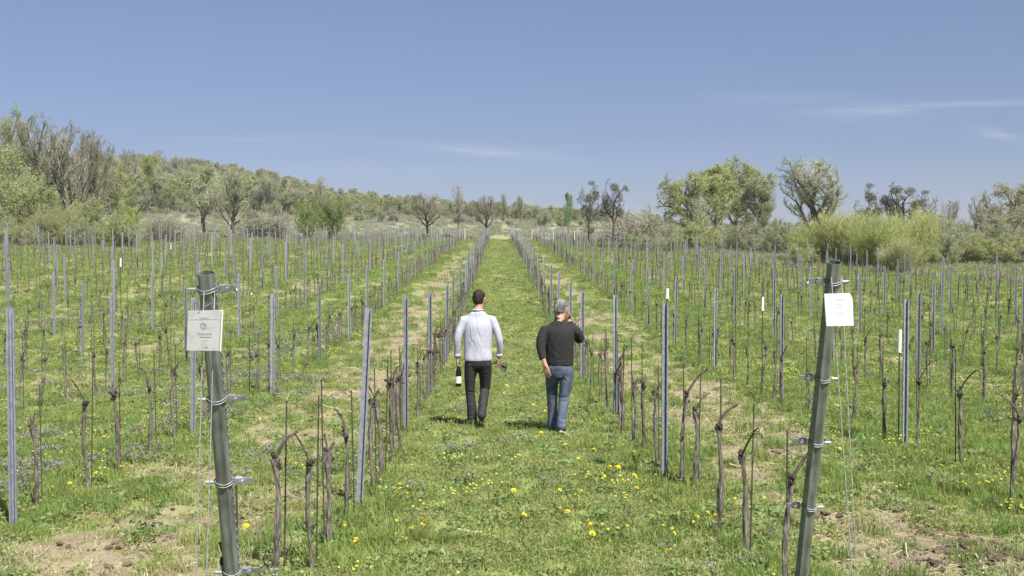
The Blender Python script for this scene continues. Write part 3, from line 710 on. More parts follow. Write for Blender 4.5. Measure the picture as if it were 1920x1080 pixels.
# ------------------------------------------------------------------ vineyard rows
ORD = ['', 'first', 'second', 'third', 'fourth', 'fifth', 'sixth', 'seventh', 'eighth', 'ninth', 'tenth', 'eleventh', 'twelfth', 'thirteenth', 'fourteenth', 'fifteenth', 'sixteenth', 'seventeenth', 'eighteenth', 'nineteenth', 'twentieth']
TENS = {2: 'twenty', 3: 'thirty', 4: 'forty', 5: 'fifty', 6: 'sixty', 7: 'seventy', 8: 'eighty', 9: 'ninety'}
TEND = {2: 'twentieth', 3: 'thirtieth', 4: 'fortieth', 5: 'fiftieth', 6: 'sixtieth', 7: 'seventieth', 8: 'eightieth', 9: 'ninetieth'}
def ordn(n):
    if n <= 20: return ORD[n]
    if n > 99: return 'hundred-and-'+ordn(n-100) if n > 100 else 'hundredth'
    t, u_ = divmod(n, 10); return TEND[t] if u_ == 0 else TENS[t]+'-'+ORD[u_]
def row_x(k): return ROW0+(k-.5)*SP if k > 0 else ROW0+(k+.5)*SP     # k = +-1, +-2 ...
def row_phrase(k):
    side = 'left' if k < 0 else 'right'
    return ('vine row just %s of the path' % side) if abs(k) == 1 else '%s vine row %s of the path' % (ordn(abs(k)), side)
PH = {-1: 4.5, -2: 4.2, -3: 4.6, -4: 1.2, -5: 1.6, 1: 1.0, 2: 2.9, 3: 4.4, 4: 1.0, 5: 2.6, 6: 4.0}
def to_px(x, y, z):
    return VX+FPX*x/y, HY-FPX*(z-CZ)/y
def post_mesh(var):
    """open steel channel post with hook lugs along its edges"""
    H = 1.74; b = MB(); w_, dp, t = .031, .036, .004
    # omega profile, slot towards the camera (-y)
    prof = [(-w_, -dp/2), (-w_+.013, -dp/2), (-w_+.013, dp/2-t), (w_-.013, dp/2-t), (w_-.013, -dp/2), (w_, -dp/2), (w_, -dp/2+t), (w_-.013+t, -dp/2+t+.001), (w_-.013+t, dp/2), (-w_+.013-t, dp/2), (-w_+.013-t, -dp/2+t+.001), (-w_, -dp/2+t)]
    prof = np.array(prof); n_ = len(prof)
    V = np.concatenate([np.c_[prof, np.full(n_, -.3)], np.c_[prof, np.full(n_, H)]])
    Q = [[i, (i+1) % n_, n_+(i+1) % n_, n_+i] for i in range(n_)]
    top = [[n_+0, n_+1, n_+10, n_+11], [n_+1, n_+2, n_+9, n_+10], [n_+2, n_+3, n_+8, n_+9], [n_+3, n_+4, n_+7, n_+8], [n_+4, n_+5, n_+6, n_+7]]
    b.add(V, Q+top)
    for z in np.arange(.5, 1.7, .12):
        for sx in (-1, 1): b.box((sx*(w_+.003), -dp/2+.004, z+.01), (.008, .006, .014))
    if var: b.V = [v+np.c_[(v[:, 2:3]*.0)+0*v[:, :1], 0*v[:, :2]] for v in b.V]
    return b.build('post', [M['galv']], mesh_only=True)
PM = post_mesh(0)
b = MB(); b.box((0, 0, .72), (.058, .03, 2.04)); PML = b.build('post', [M['galv']], mesh_only=True)
all_posts = []; special = {(-1, 9.5): (.05, 0, 1.0), }
for k in list(range(-17, 0))+list(range(1, 14)):
    x0 = row_x(k); e = float(end_of_rows(np.array([x0]))[0]); ph = PH.get(k, (abs(k)*1.5+1) % 5)
    if abs(k) == 1 and k < 0: ds = np.arange(9.5, e, 5.0)
    else:
        first = ph+5*math.ceil((3-ph)/5) if abs(k) > 2 else (9.2 if k == -2 else 11.0 if k == 1 else 13.0)
        ds = np.arange(first, e, 5.0)
    for d in ds:
        j = 0 if d < 25 else 1
        yy = d+rng.uniform(-.25, .25)*j; xx = x0+rng.normal(0, .025)*j
        all_posts.append((k, xx, yy, rng.normal(0, .012), rng.normal(0, .012), rng.uniform(-.06, .05)))
for (px, py) in ((25, 990), (213, 735), (157, 670), (105, 632), (288, 627), (362, 820), (510, 741), (600, 680), (655, 641), (672, 955), (761, 810), (807, 737), (837, 680), (1247, 905), (1154, 786), (1093, 718), (1468, 753), (1342, 695), (1702, 840), (1727, 731), (1755, 665), (1770, 631)):
    x, y = from_px(px, py); q = min(range(len(all_posts)), key=lambda i: math.dist((x, y), all_posts[i][1:3])+(9 if len(all_posts[i]) > 6 else 0))
    if math.dist((x, y), all_posts[q][1:3]) < 3.2: p = all_posts[q]; all_posts[q] = (p[0], x, y, p[3]*.5, p[4], p[5]*.5, 1)
all_posts = [p[:6] for p in all_posts]
# overrides for posts whose tilt or place stands out in the photograph
fix = {}
def in_view(x, y, hgt_=1.75, m=6):
    z = hz(x, y); a, b0 = to_px(x, y, z); _, b1 = to_px(x, y, z+hgt_)
    return -m < a < 1920+m and b1 < 1085 and y > 2
posts_v = [p for p in all_posts if in_view(p[1], p[2])]
posts_h = [p for p in all_posts if not in_view(p[1], p[2]) and abs(p[1]) < p[2]*.457+3.5]
posts_v.sort(key=lambda p: p[2])
solo, rest = posts_v[:300], posts_v[300:]+posts_h
cnt = {}
for (k, x, y, tx, ty, dz) in solo:
    cnt[k] = cnt.get(k, 0)+1
    o = mobj('trellis_post', PM); z = hz(x, y)
    if k == -1 and cnt[k] == 1: tx, dz, ty = .05, .0, -.02
    if k in (1, 2, -2) and cnt[k] <= 2: tx *= .3
    o.location = (x, y, z+dz*.5); o.rotation_euler = (-ty, tx, rng.normal(0, .12))
    if k == 3 and cnt[k] == 1: o.rotation_euler = (0, .004, -.35)
    tag(o, 'grey steel post, %s from the front in the %s' % (ordn(cnt[k]), row_phrase(k)), 'trellis post', 'grey steel posts of the vine trellis')
def join_copies(name, base_V, base_Q, mats, places, label):
    Vs = []; Qs = []; nb = len(base_V)
    for i, (x, y, z, rz, tx, ty, s_) in enumerate(places):
        R = (Matrix.Rotation(rz, 3, 'Z')@Matrix.Rotation(tx, 3, 'X')@Matrix.Rotation(ty, 3, 'Y')); Vs.append(base_V@np.array(R).T*s_+np.array([x, y, z])); Qs.append(base_Q+nb*i)
    me = mesh_np(name, np.concatenate(Vs), [np.concatenate(Qs)], mats); o = mobj(name, me); tag(o, label, None, None, 'stuff'); return o
bv = MB(); bv.box((0, 0, .72), (.055, .03, 2.04))
join_copies('distant_trellis_posts', bv.V[0], bv.Q[0], [M['galv']], [(x, y, hz(x, y), 0, tx, ty, 1) for (k, x, y, tx, ty, dz) in rest], 'crowd of small grey trellis posts far back in the vineyard')
# pale end posts of the rows, far away
e_i = {-1: 0}
for side, rows in ((-1, (-4, -3, -2)), (1, (2, 3, 4, 5))):
    for j, k in enumerate(rows):
        x0 = row_x(k); d = 133.5 if side < 0 else 149.5
        b = MB(); b.tubes([[(0, 0, -.3), (0, .02, 1.5)]], [[.055, .05]], 8); o = b.build('end_post', [M['pale_post']]); o.location = (x0, d, hz(x0, d))
        tag(o, 'pale cream end post of the %s, far away' % row_phrase(k), 'end post', 'pale end posts at the far ends of the rows')

sv = MB(); sv.box((0, 0, .4), (.045, .045, 1.3))
st = []
for (a_, b_, n_, d0_, d1_) in ((268, 430, 60, 205, 222), (595, 760, 50, 195, 215), (640, 900, 40, 158, 185), (980, 1090, 14, 165, 190), (1130, 1260, 24, 160, 175)):
    for q in range(n_):
        d = rng.uniform(d0_, d1_); x = (rng.uniform(a_, b_)-VX)/FPX*d; st.append((x, d, hz(x, d), 0, 0, 0, rng.uniform(.8, 1.15)))
join_copies('far_slope_stakes', sv.V[0], sv.Q[0], [M['galv']], st, 'tiny pale stakes of another vineyard on the far slope')

# vines
def knob_tube(pts, rads, seed, sides=8, m=0, rough=.22, mb=None):
    r = np.random.default_rng(seed); b = mb or MB(); n0 = len(b.V)
    b.tubes(np.array(pts)[None], np.array(rads)[None], sides, m)
    v = b.V[-1]; c = np.repeat(np.array(pts), sides, 0); b.V[-1] = c+(v-c)*(1+rough*(r.uniform(-1, 1, len(v))))[:, None]
    return b
def vine_protos(seed):
    r = np.random.default_rng(seed); H = r.uniform(.66, .84)
    n = 13; t = np.linspace(0, 1, n); bend = r.normal(0, .035, 2); s1 = r.uniform(0, 6, 2)
    px = bend[0]*t+.011*np.sin(t*6+s1[0]); py = bend[1]*t+.011*np.sin(t*5+s1[1])
    pts = np.stack([px, py, -.08+t*(H+.08)], -1)
    rad = .0165+.005*np.sin(t*9+s1[0])*r.uniform(.4, 1)+.006*(t < .15)+.006*np.clip((t-.8)/.2, 0, 1)
    rad = rad*r.uniform(.70, 1.12)*(1+.22*r.uniform(-1, 1, n)); T = knob_tube(pts, rad, seed, 9, 0, .22)
    head = pts[-1]; K = MB()
    for q in range(r.integers(4, 7)):       # scarred head with old cuts
        d = r.normal(0, 1, 3); d[2] = abs(d[2])*.6-.2; d /= np.linalg.norm(d); ln = r.uniform(.022, .05)
        c0 = head+np.array([0, 0, r.uniform(-.07, .01)])
        knob_tube([c0, c0+d*ln*.6, c0+d*ln], [.018, .016, .010], seed+q, 6, 0, .3, K)
    Cn = MB(); typ = seed % 6; hd = head
    sgn = 1 if (seed % 2) else -1
    if typ in (0, 1):        # short upright spur with a slanted cane
        a = sgn*r.uniform(.35, .8); L_ = r.uniform(.18, .32); tt = np.linspace(0, 1, 6)
        p = hd+np.stack([np.sin(a)*L_*tt, .12*L_*tt*r.uniform(-1, 1), np.cos(a)*L_*tt+.03*np.sin(tt*4)], -1)
        knob_tube(p, np.linspace(.011, .0075, 6), seed, 6, 0, .25, Cn)
    elif typ in (2, 3):      # cane arched over and bent down along the wire
        tt = np.linspace(0, 1, 11); L_ = r.uniform(.45, .85)
        p = hd+np.stack([sgn*.16*np.sin(tt*3.1)*.5, sgn*L_*tt*(.5 if typ == 2 else -.5)*2*.5, .26*np.sin(tt*2.9)*(1-.4*tt)], -1)
        if seed % 4 == 2: p = hd+np.stack([sgn*L_*.7*tt, .1*tt, .22*np.sin(tt*2.7)], -1)
        knob_tube(p, np.linspace(.0075, .004, 11), seed, 5, 0, .2, Cn)
    else:                    # two small spurs
        for q in range(2):
            a = (-1)**q*r.uniform(.1, .6); L_ = r.uniform(.06, .16); tt = np.linspace(0, 1, 4)
            p = hd+np.stack([np.sin(a)*L_*tt, r.normal(0, .3)*L_*tt, np.cos(a)*L_*tt], -1); knob_tube(p, np.linspace(.010, .007, 4), seed+q, 6, 0, .3, Cn)
    S = MB(); hs = r.uniform(1.0, 1.22); sx, sy = r.uniform(-.045, .045), r.uniform(-.03, .03)+.035; lx = r.normal(0, .018)
    S.tubes([[(sx, sy, -.05), (sx+lx*.5, sy, hs/2), (sx+lx, sy, hs)]], [[.0055, .0055, .005]], 6)
    return (T.build('trunk', [M['bark']], mesh_only=True), K.build('vine_head', [M['knob']], mesh_only=True), Cn.build('cane', [M['cane']], mesh_only=True), S.build('support_rod', [M['rust']], mesh_only=True))
VP = [vine_protos(200+q) for q in range(36)]
vines = []
NEARV = {}
for k in list(range(-17, 0))+list(range(1, 14)):
    x0 = row_x(k); e = float(end_of_rows(np.array([x0]))[0])-1; d = 3.2+rng.uniform(0, .9)
    if k == -1: d = 5.6
    if k == 1: d = 6.45
    while d < e:
        if rng.uniform() > .05: vines.append((k, x0+rng.normal(0, .05), d+rng.normal(0, .08)))
        d += .92
NEAR = {-1: [(440, 1110, 2), (519, 1084, 11), (581, 1076, 0), (612, 1031, 14), (651, 985, 10), (697, 928, 3), (716, 905, 12), (738, 872, 8), (748, 858, 15)],
 1: [(1470, 1112, 5), (1410, 1062, 7), (1355, 1012, 17), (1306, 925, 11), (1276, 912, 5), (1233, 885, 3), (1208, 850, 9), (1191, 836, 14), (1170, 815, 2)],
 -2: [(72, 955, 2), (162, 920, 0), (226, 890, 8), (283, 852, 10), (325, 829, 3), (385, 800, 12)],
 2: [(1907, 922, 5), (1811, 886, 13), (1727, 849, 1), (1663, 832, 9), (1606, 800, 11), (1545, 790, 2)],
 3: [(1912, 765, 5), (1852, 766, 17), (1794, 752, 8), (1746, 738, 3)]}
explicit = {}
for k, lst in NEAR.items():
    pts = []
    for px, py, vi in lst:
        x, y = from_px(px, py)
        if py > 1085: y = FPX*row_x(k)/(px-VX) if abs(k) == 1 else y; x = (px-VX)/FPX*y
        explicit[(k, round(x, 4), round(y, 4))] = vi; pts.append(y)
    lo, hi = min(pts)-.5, max(pts)+.5
    vines = [v for v in vines if not (v[0] == k and lo < v[2] < hi)]
    vines += [kk for kk in explicit if kk[0] == k]
vines_v = [v for v in vines if v in explicit or in_view(v[1], v[2], .8, 4)]
vines_h = [v for v in vines if not in_view(v[1], v[2], .8, 4) and abs(v[1]) < v[2]*.457+3]
vines_v.sort(key=lambda v: v[2])
vc = {}
LOOK = {0: 'slanting cut cane', 1: 'slanting cut cane', 2: 'arched cane', 3: 'arched cane', 4: 'short spurs', 5: 'short spurs'}
for q, (k, x, y) in enumerate(vines_v[:300]):
    vc[k] = vc.get(k, 0)+1; vi = explicit.get((k, x, y), int(rng.integers(36))); near = (k, x, y) in explicit
    o = empty('grapevine', (x, y, hz(x, y)), 'bare grapevine, %s from the front in the %s' % (ordn(vc[k]), row_phrase(k)), 'grapevine', 'pruned bare grapevines', rng.normal(0, .08 if near else .35), rng.uniform(.98, 1.08) if near else rng.uniform(.9, 1.08))
    tm, km, cm, rm = VP[vi]
    mobj('trunk', tm, o); mobj('vine_head', km, o); mobj('cane', cm, o); mobj('support_rod', rm, o)
# distant vines, low detail
def low_vine():
    b = MB(); b.tubes([[(0, 0, -.05), (.02, 0, .35), (0, .01, .76)]], [[.026, .022, .034]], 4, 0); b.tubes([[(0, .01, .76), (.02, .05, .92)]], [[.02, .008]], 3, 0)
    b.tubes([[(.03, .03, 0), (.03, .03, 1.12)]], [[.006, .006]], 3, 1); return b
lb = low_vine(); pl = vines_v[300:]+vines_h
LV = np.concatenate(lb.V); LQ = np.concatenate(lb.Q); LT = np.concatenate(lb.T); mq = np.concatenate(lb.mq); mt_ = np.concatenate(lb.mt)
Vs, Qs, Ts = [], [], []
for i, (k, x, y) in enumerate(pl):
    a = rng.uniform(0, 6.28); c_, s_ = math.cos(a), math.sin(a); sz = rng.uniform(.85, 1.15); v = LV*sz
    v = np.stack([v[:, 0]*c_-v[:, 1]*s_+rng.normal(0, .03)*v[:, 2], v[:, 0]*s_+v[:, 1]*c_, v[:, 2]], -1)+np.array([x, y, hz(x, y) if False else 0])
    Vs.append(v); Qs.append(LQ+len(LV)*i); Ts.append(LT+len(LV)*i)
gz = height(np.array([p[1] for p in pl]), np.array([p[2] for p in pl]))
Vs = np.stack(Vs); Vs[:, :, 2] += gz[:, None]
me = mesh_np('distant_grapevines', Vs.reshape(-1, 3), [np.concatenate(Qs), np.concatenate(Ts)], [M['bark'], M['rust']], np.concatenate([np.tile(mq, len(pl)), np.tile(mt_, len(pl))]))
tag(mobj('distant_grapevines', me), 'small distant bare grapevines in the far parts of the rows', None, None, 'stuff')
# wires
for k in (-4, -3, -2, -1, 1, 2, 3, 4):
    x0 = row_x(k); d0 = {-1: 4.9, 1: 5.85}.get(k, 3.5); yy = np.concatenate([np.arange(d0, 40, 1.0), np.arange(40, 129, 4.0)])
    for wi, hh in enumerate((.78, 1.15, 1.6)):
        zz = np.array([hz(x0, q) for q in yy]); ker = np.ones(7)/7; zz = np.convolve(np.pad(zz, 3, 'edge'), ker, 'valid')
        b = MB(); b.tubes(np.stack([np.full(len(yy), x0), yy, zz+hh], -1)[None], np.full((1, len(yy)), .0016), 4); o = b.build('trellis_wire', [M['wire']])
        tag(o, '%s steel wire strung along the %s' % (['lowest', 'middle', 'topmost'][wi], row_phrase(k)), 'wire', 'thin trellis wires')

# ------------------------------------------------------------------ the two end posts, signs
def end_post(base, top, side, label):
    base = Vector(base); top = Vector(top); ax = (top-base); ln = ax.length; q = ax.to_track_quat('Z', 'Y')
    o = empty('end_post', base, label, 'end post', 'green-grey end posts of the rows beside the path'); o.rotation_mode = 'QUATERNION'; o.rotation_quaternion = q
    # fluted tube: octagon with rounded ribs
    n = 24; th = np.arange(n)*2*math.pi/n
    rr = .0345+.0020*np.cos(th*6)
    rr = np.where((np.arange(n) % 24) == (20 if side < 0 else 16), rr+.006, rr)
    prof = np.stack([rr*np.cos(th), rr*np.sin(th)], -1); b = MB()
    zs = np.linspace(-.35, ln, 16)
    V = np.concatenate([np.c_[prof, np.full(n, z)] for z in zs]); Q = [[i*n+j, i*n+(j+1) % n, (i+1)*n+(j+1) % n, (i+1)*n+j] for i in range(15) for j in range(n)]
    b.add(V, Q); pi = prof*.9
    V2 = np.concatenate([np.c_[prof, np.full(n, ln)], np.c_[pi, np.full(n, ln)], np.c_[pi, np.full(n, ln-.12)]]); c0 = len(V2); V2 = np.r_[V2, [[0, 0, ln-.12]]]
    b.add(V2, [[j, (j+1) % n, n+(j+1) % n, n+j] for j in range(n)]+[[n+j, n+(j+1) % n, 2*n+(j+1) % n, 2*n+j] for j in range(n)], [[2*n+j, 2*n+(j+1) % n, c0] for j in range(n)])
    b.build('tube', [M['green_steel']], o, smooth=False)
    # lug strip along the tube
    b = MB()
    for z in np.arange(.1, ln-.05, .042):
        b.box((-side*.0375 if side > 0 else .0375, -.008, z), (.005, .005, .010))
    tag(b.build('lug_strip', [M['galv']], o), kind='stuff')
    for fz in (.30, .58, .83, 1.07, 1.25)[:5]:
        pass
    hts = [ln-.10, ln-.62, ln-.98, ln-1.36] if side > 0 else [ln-.07, ln-.56, ln-.95, ln-1.40]
    for z in hts:
        for dz in (-.006, .006):
            t = np.linspace(0, 2*math.pi, 25); p = np.stack([.040*np.cos(t), .040*np.sin(t), z+dz+.004*np.sin(t*2+z)], -1)
            b = MB(); b.tubes(p[None], [np.full(25, .0028)], 5, cap=False); b.build('wire_loop', [M['galv_b']], o, smooth=True)
        sd = 1 if side < 0 else -1
        b = MB(); b.box((sd*.085, .01, z), (.065, .006, .026)); b.box((sd*.062, .004, z+.002), (.03, .022, .03)); b.tubes([[(sd*.075, -.012, z), (sd*.075, .018, z)]], [[.009, .009]], 6)
        b.tubes([[(-sd*.045, -.01, z), (-sd*.078, -.014, z+.004)]], [[.010, .006]], 6)
        b.build('wire_tensioner', [M['galv_b'] if z != hts[2] else M['galv']], o)
    # wire ends twisted at the top
    t = np.linspace(0, 1, 16); sd = 1 if side < 0 else -1
    p = np.stack([sd*(.11+.07*t), .008*np.sin(t*22), hts[0]-.02*t+.006*np.cos(t*22)], -1); b = MB(); b.tubes(p[None], [np.full(16, .0025)], 4); b.build('twisted_wire_end', [M['wire']], o)
    return o
xl = row_x(-1); xr = row_x(1)
zb = hz(xl, 5.2)
endL = end_post((xl, 5.2, zb), (xl, 4.57, CZ-.068), -1, 'leaning green-grey steel end post left of the path, sign hanging on it')
zb2 = hz(xr, 6.13)
endR = end_post((xr, 6.13, zb2), (xr, 5.45, CZ-.03), 1, 'leaning green-grey steel end post right of the path, chipped sign on it')
def guy(pts, label):
    b = MB(); t = np.linspace(0, 1, 9)[:, None]; a, c = np.array(pts[0]), np.array(pts[1]); p = a+(c-a)*t; p[:, 2] -= .02*np.sin(t[:, 0]*math.pi)
    b.tubes(p[None], [np.full(9, .0022)], 5); o = b.build('guy_wire', [M['galv_b']], smooth=True); tag(o, label, 'wire', 'guy wires of the end posts')
def at_px(px, py, d): return ((px-VX)/FPX*d, d, CZ+(HY-py)/FPX*d)
def gpt(px, py_off, d):
    x = (px-VX)/FPX*d; return (x, d, hz(x, d)-.02)
guy((at_px(384, 545, 4.52), gpt(346, 0, 4.0)), 'left strand of the guy wire pair below the left sign')
guy((at_px(404, 545, 4.52), gpt(366, 0, 4.0)), 'right strand of the guy wire pair below the left sign')
guy((at_px(1561, 520, 5.38), gpt(1634, 0, 4.75)), 'left strand of the guy wire pair beside the right end post')
guy((at_px(1580, 520, 5.38), gpt(1636, 0, 4.75)), 'right strand of the guy wire pair beside the right end post')
def text_mesh(body, size, parent, loc, m, name='lettering'):
    cu = bpy.data.curves.new('t', 'FONT'); cu.body = body; cu.size = size; cu.align_x = 'CENTER'; cu.align_y = 'CENTER'; cu.extrude = .0002
    o = bpy.data.objects.new('t', cu); C.objects.link(o); dg = bpy.context.evaluated_depsgraph_get(); me = bpy.data.meshes.new_from_object(o.evaluated_get(dg)); bpy.data.objects.remove(o)
    me.materials.clear(); me.materials.append(m); q = mobj(name, me, parent); q.location = loc; return q
def sign(c4, d, side, label, sh):
    """c4: pixel corners tl, tr, br, bl on the photograph at distance d"""
    tl, tr, br, bl = [Vector(at_px(px, py, d+dd)) for (px, py), dd in zip(c4, sh)]
    cen = (tl+tr+br+bl)/4; ux = ((tr-tl)+(br-bl)).normalized(); uz = ((tl-bl)+(tr-br)).normalized(); nn = ux.cross(uz).normalized(); uz = nn.cross(ux)
    Mx = Matrix((ux, uz, nn)).transposed().to_4x4(); Mx.translation = cen
    o = empty('sign', cen, label, 'sign'); o.matrix_world = Mx; inv = Mx.inverted()
    loc = [inv@v for v in (tl, tr, br, bl)]
    b = MB(); L2 = [(v.x, v.y) for v in loc]
    if side > 0: L2 = [L2[0], (L2[1][0]-.012, L2[1][1]), (L2[1][0]+.002, L2[1][1]-.028), L2[2], L2[3]]
    n = len(L2); nf = np.array([(x, y, .002) for x, y in L2]); nb = np.array([(x, y, -.002) for x, y in L2])
    F = [[i, (i+1) % n, n+(i+1) % n, n+i] for i in range(n)]
    cf = len(nf)*2; V = np.r_[nf, nb, [[0, 0, .002]], [[0, 0, -.002]]]
    b.add(V, F, [[cf, (i+1) % n, i] for i in range(n)]+[[cf+1, n+i, n+(i+1) % n] for i in range(n)])
    b.build('board', [M['sign']], o)
    W = (loc[1]-loc[0]).length; H = (loc[0]-loc[3]).length
    # raised folded rim on one edge
    e0, e1 = (Vector(L2[1]), Vector(L2[-2])) if side < 0 else (Vector(L2[0]), Vector(L2[-1]))
    b = MB(); a = np.array([[e0.x-.0025*side*-1*0-.003*(1 if side < 0 else -1), e0.y, .0035], [e1.x-.003*(1 if side < 0 else -1), e1.y, .0035]]); b.tubes(a[None], [[.0035, .0035]], 6); b.build('rim', [M['white_pl']], o)
    mp_, ml = (M['print'], M['print_l']) if side < 0 else (M['print_l'], M['print_l'])
    zt = .0026
    b = MB(); b.box((-.002, H*.285, zt), (W*.82, .0011, .0004)); b.build('printed_rule', [ml], o)
    text_mesh('WEINGUT', .0085, o, (.006, H*.325, zt), ml)
    # round emblem: ring, inner disc and crescent
    b = MB()
    for r0, r1 in ((.0125, .0142), (.0095, .0102)):
        t = np.linspace(0, 2*math.pi, 29)[:-1]; V = np.r_[np.c_[r0*np.cos(t), r0*np.sin(t), 0*t], np.c_[r1*np.cos(t), r1*np.sin(t), 0*t]]; m_ = 28
        b.add(V, [[j, (j+1) % m_, m_+(j+1) % m_, m_+j] for j in range(m_)])
    for q in range(14):
        a = q*2*math.pi/14; b.box((.0112*math.cos(a), .0112*math.sin(a), 0), (.0014, .0014, .0004))
    t = np.linspace(-1.9, 1.9, 13); V = np.r_[np.c_[.0065*np.cos(t), .0065*np.sin(t), 0*t], np.c_[-.0005+.0035*np.cos(t), .0045*np.sin(t), 0*t]]
    b.add(V, [[j, j+1, 14+j, 13+j] for j in range(12)])
    e = b.build('emblem', [mp_], o); e.location = (-.003, H*.115, zt)
    text_mesh('Kallwarte', .0145, o, (0, -H*.075, zt), mp_)
    text_mesh('- Blaufr\u00e4nkisch -', .0085, o, (0, -H*.155, zt), mp_)
    text_mesh('0,5 ha', .006, o, (0, -H*.24, zt), ml)
    text_mesh('2004' if side < 0 else '', .008, o, (0, -H*.42, zt), mp_) if side < 0 else None
    b = MB(); b.tubes([[(-.02, H*.45, .003), (.01, H*.60, .0), (.012, H*.62, -.05)]], [[.0012]*3], 4); b.build('hanging_wire', [M['galv_b']], o)
    return o
sign(((355, 583), (420, 581), (415.5, 657.5), (351, 656.5)), 4.36, -1, 'white square sign with round emblem, hanging on the left end post', (.03, .0, .03, .06))
sign(((1547, 551), (1600, 549.5), (1604, 611.5), (1551.5, 612)), 5.2, 1, 'bright white sign with chipped upper corner on the right end post', (.0, .035, .03, .0))
# white plastic sleeves
def sleeve(px, top, bot, d, label):
    x = (px-VX)/FPX*d; g = hz(x, d); z1 = CZ+(HY-top)/FPX*d; z0 = CZ+(HY-bot)/FPX*d
    o = empty('plastic_sleeve', (x, d, g), label, 'plastic sleeve', 'white plastic sleeves in the rows')
    b = MB(); b.tubes([[(0, 0, z0-g), (.004, 0, z1-g)]], [[.022, .020]], 10); b.build('sleeve', [M['white_pl']], o, smooth=False)
    b = MB(); b.tubes([[(0, .0, -.1), (0, 0, z0-g+.02)]], [[.008, .008]], 6); b.build('rod', [M['rust']], o)
sleeve(1431.5, 557, 583, 18.3, 'white plastic sleeve on a rod left of the right sign')
sleeve(1251.5, 541, 560, 14.0, 'white sleeve top showing above the tall steel post right of the path')
sleeve(1691, 619, 662, 13.0, 'white plastic sleeve on a rod beside the dark slotted steel post at right')
sleeve(229, 484, 500, 27, 'white sleeve tip on a rod high up in the rows at the left')
sleeve(912, 453, 463, 104, 'tiny white sleeve at the far end of the row left of the path')
sleeve(323, 456, 468, 62, 'small white sleeve among the distant posts at the left')

# ------------------------------------------------------------------ dandelions
def dandelion_parts():
    out_ = []
    for q in range(4):
        r = np.random.default_rng(q); b = MB()
        for ring, (n, rr, zz) in enumerate(((16, .021, .004), (14, .015, .010), (10, .008, .014))):
            for j in range(n):
                a = j*2*math.pi/n+ring*.3+r.uniform(-.1, .1); c, s_ = math.cos(a), math.sin(a); wd = .0032
                V = [(-s_*wd*.5, c*wd*.5, .001), (s_*wd*.5, -c*wd*.5, .001), (c*rr+s_*wd, s_*rr-c*wd, zz), (c*rr-s_*wd, s_*rr+c*wd, zz)]
                b.add(V, [[0, 1, 2, 3]])
        b.tubes([[(0, 0, 0), (0, 0, .013)]], [[.009, .007]], 8)
        out_.append(b.build('flower_head', [M['yellow']], mesh_only=True))
    return out_
DH = dandelion_parts()
b = MB(); b.tubes([[(0, 0, -1), (.08, 0, -.5), (0, 0, 0)]], [[.025, .022, .02]], 5); DS = b.build('stem', [M['stem']], mesh_only=True)
X1_, X2_ = (896-VX)/FPX*14.72, (1048-VX)/FPX*14.15
dl = [(771, 882), (744, 942), (645, 1000), (667, 1027), (664, 1040), (963, 932), (791, 994), (795, 998), (952, 980), (983, 981), (1048, 990), (1065, 973), (1112, 982), (1108, 1007), (1112, 1020), (1145, 890), (1161, 889), (1157, 892), (1125, 893), (1191, 907), (1134, 910), (1195, 930), (1228, 992), (1243, 984), (1265, 980), (1015, 818), (1105, 853), (1115, 851), (1260, 1049), (1330, 985), (1345, 983), (1310, 983), (844, 772), (1000, 768), (758, 1027), (1068, 902), (1050, 938), (1052, 967), (1090, 935), (958, 634), (1000, 726), (950, 727), (945, 745), (86, 843), (98, 930), (50, 880), (37, 940), (130, 922), (160, 818), (320, 832), (322, 838), (237, 880), (178, 900), (172, 985), (262, 800), (245, 805), (460, 1002), (1702, 872), (1695, 832), (1857, 828), (1890, 832), (1916, 928), (1605, 722), (1560, 715), (1575, 770), (1640, 765), (1580, 858), (1745, 820), (1240, 835), (1170, 848), (1085, 872), (1060, 846), (1190, 862), (1016, 790), (1022, 775), (938, 705), (968, 745), (1500, 690), (1510, 700), (1470, 712), (1530, 740), (1440, 690), (1830, 790), (1780, 770), (1800, 812), (1760, 745), (1655, 800), (1690, 760), (865, 690), (846, 693), (855, 700)]
LMK = [((xl, 4.9), 'the left end post'), ((xr, 5.8), 'the right end post'), ((X1_, 14.7), 'the man in white'), ((X2_, 14.1), 'the man in black'), ((row_x(-1), 9.5), 'the thick leaning steel post'), ((row_x(1), 11.0), 'the steel post topped by a white sleeve'), ((4.82, 13.2), 'the dark slotted post at right'), ((-4.0, 9.2), 'the steel post at the left picture edge')]
dpts = [from_px(px, py+4) for px, py in dl]; near_ = [min(range(len(LMK)), key=lambda i: math.dist(p, LMK[i][0])) for p in dpts]
dlab = {}
for i in range(len(LMK)):
    for n_, q in enumerate(sorted([q for q in range(len(dl)) if near_[q] == i], key=lambda q: math.dist(dpts[q], LMK[i][0]))):
        dlab[q] = 'yellow dandelion, %s nearest to %s' % (ordn(n_+1), LMK[i][1]) if n_ else 'yellow dandelion nearest of all to '+LMK[i][1]
for q, (px, py) in enumerate(dl):
    x, y = dpts[q]; h = rng.uniform(.05, .10); z = hz(x, y)
    side = 'grass path' if -1.2 < x < 1.6 else 'grass left of the path' if x < 0 else 'grass right of the path'
    o = empty('dandelion', (x, y, z), dlab[q], 'dandelion', 'dandelions in the '+side)
    a = mobj('flower_head', DH[q % 4], o); a.location = (0, 0, h); a.rotation_euler = (rng.uniform(.15, .7), rng.uniform(-.3, .3), rng.uniform(0, 6)); k = rng.uniform(.8, 1.25); a.scale = (k, k, k)
    s_ = mobj('stem', DS, o); s_.location = (0, 0, h); s_.scale = (.1, .1, h)

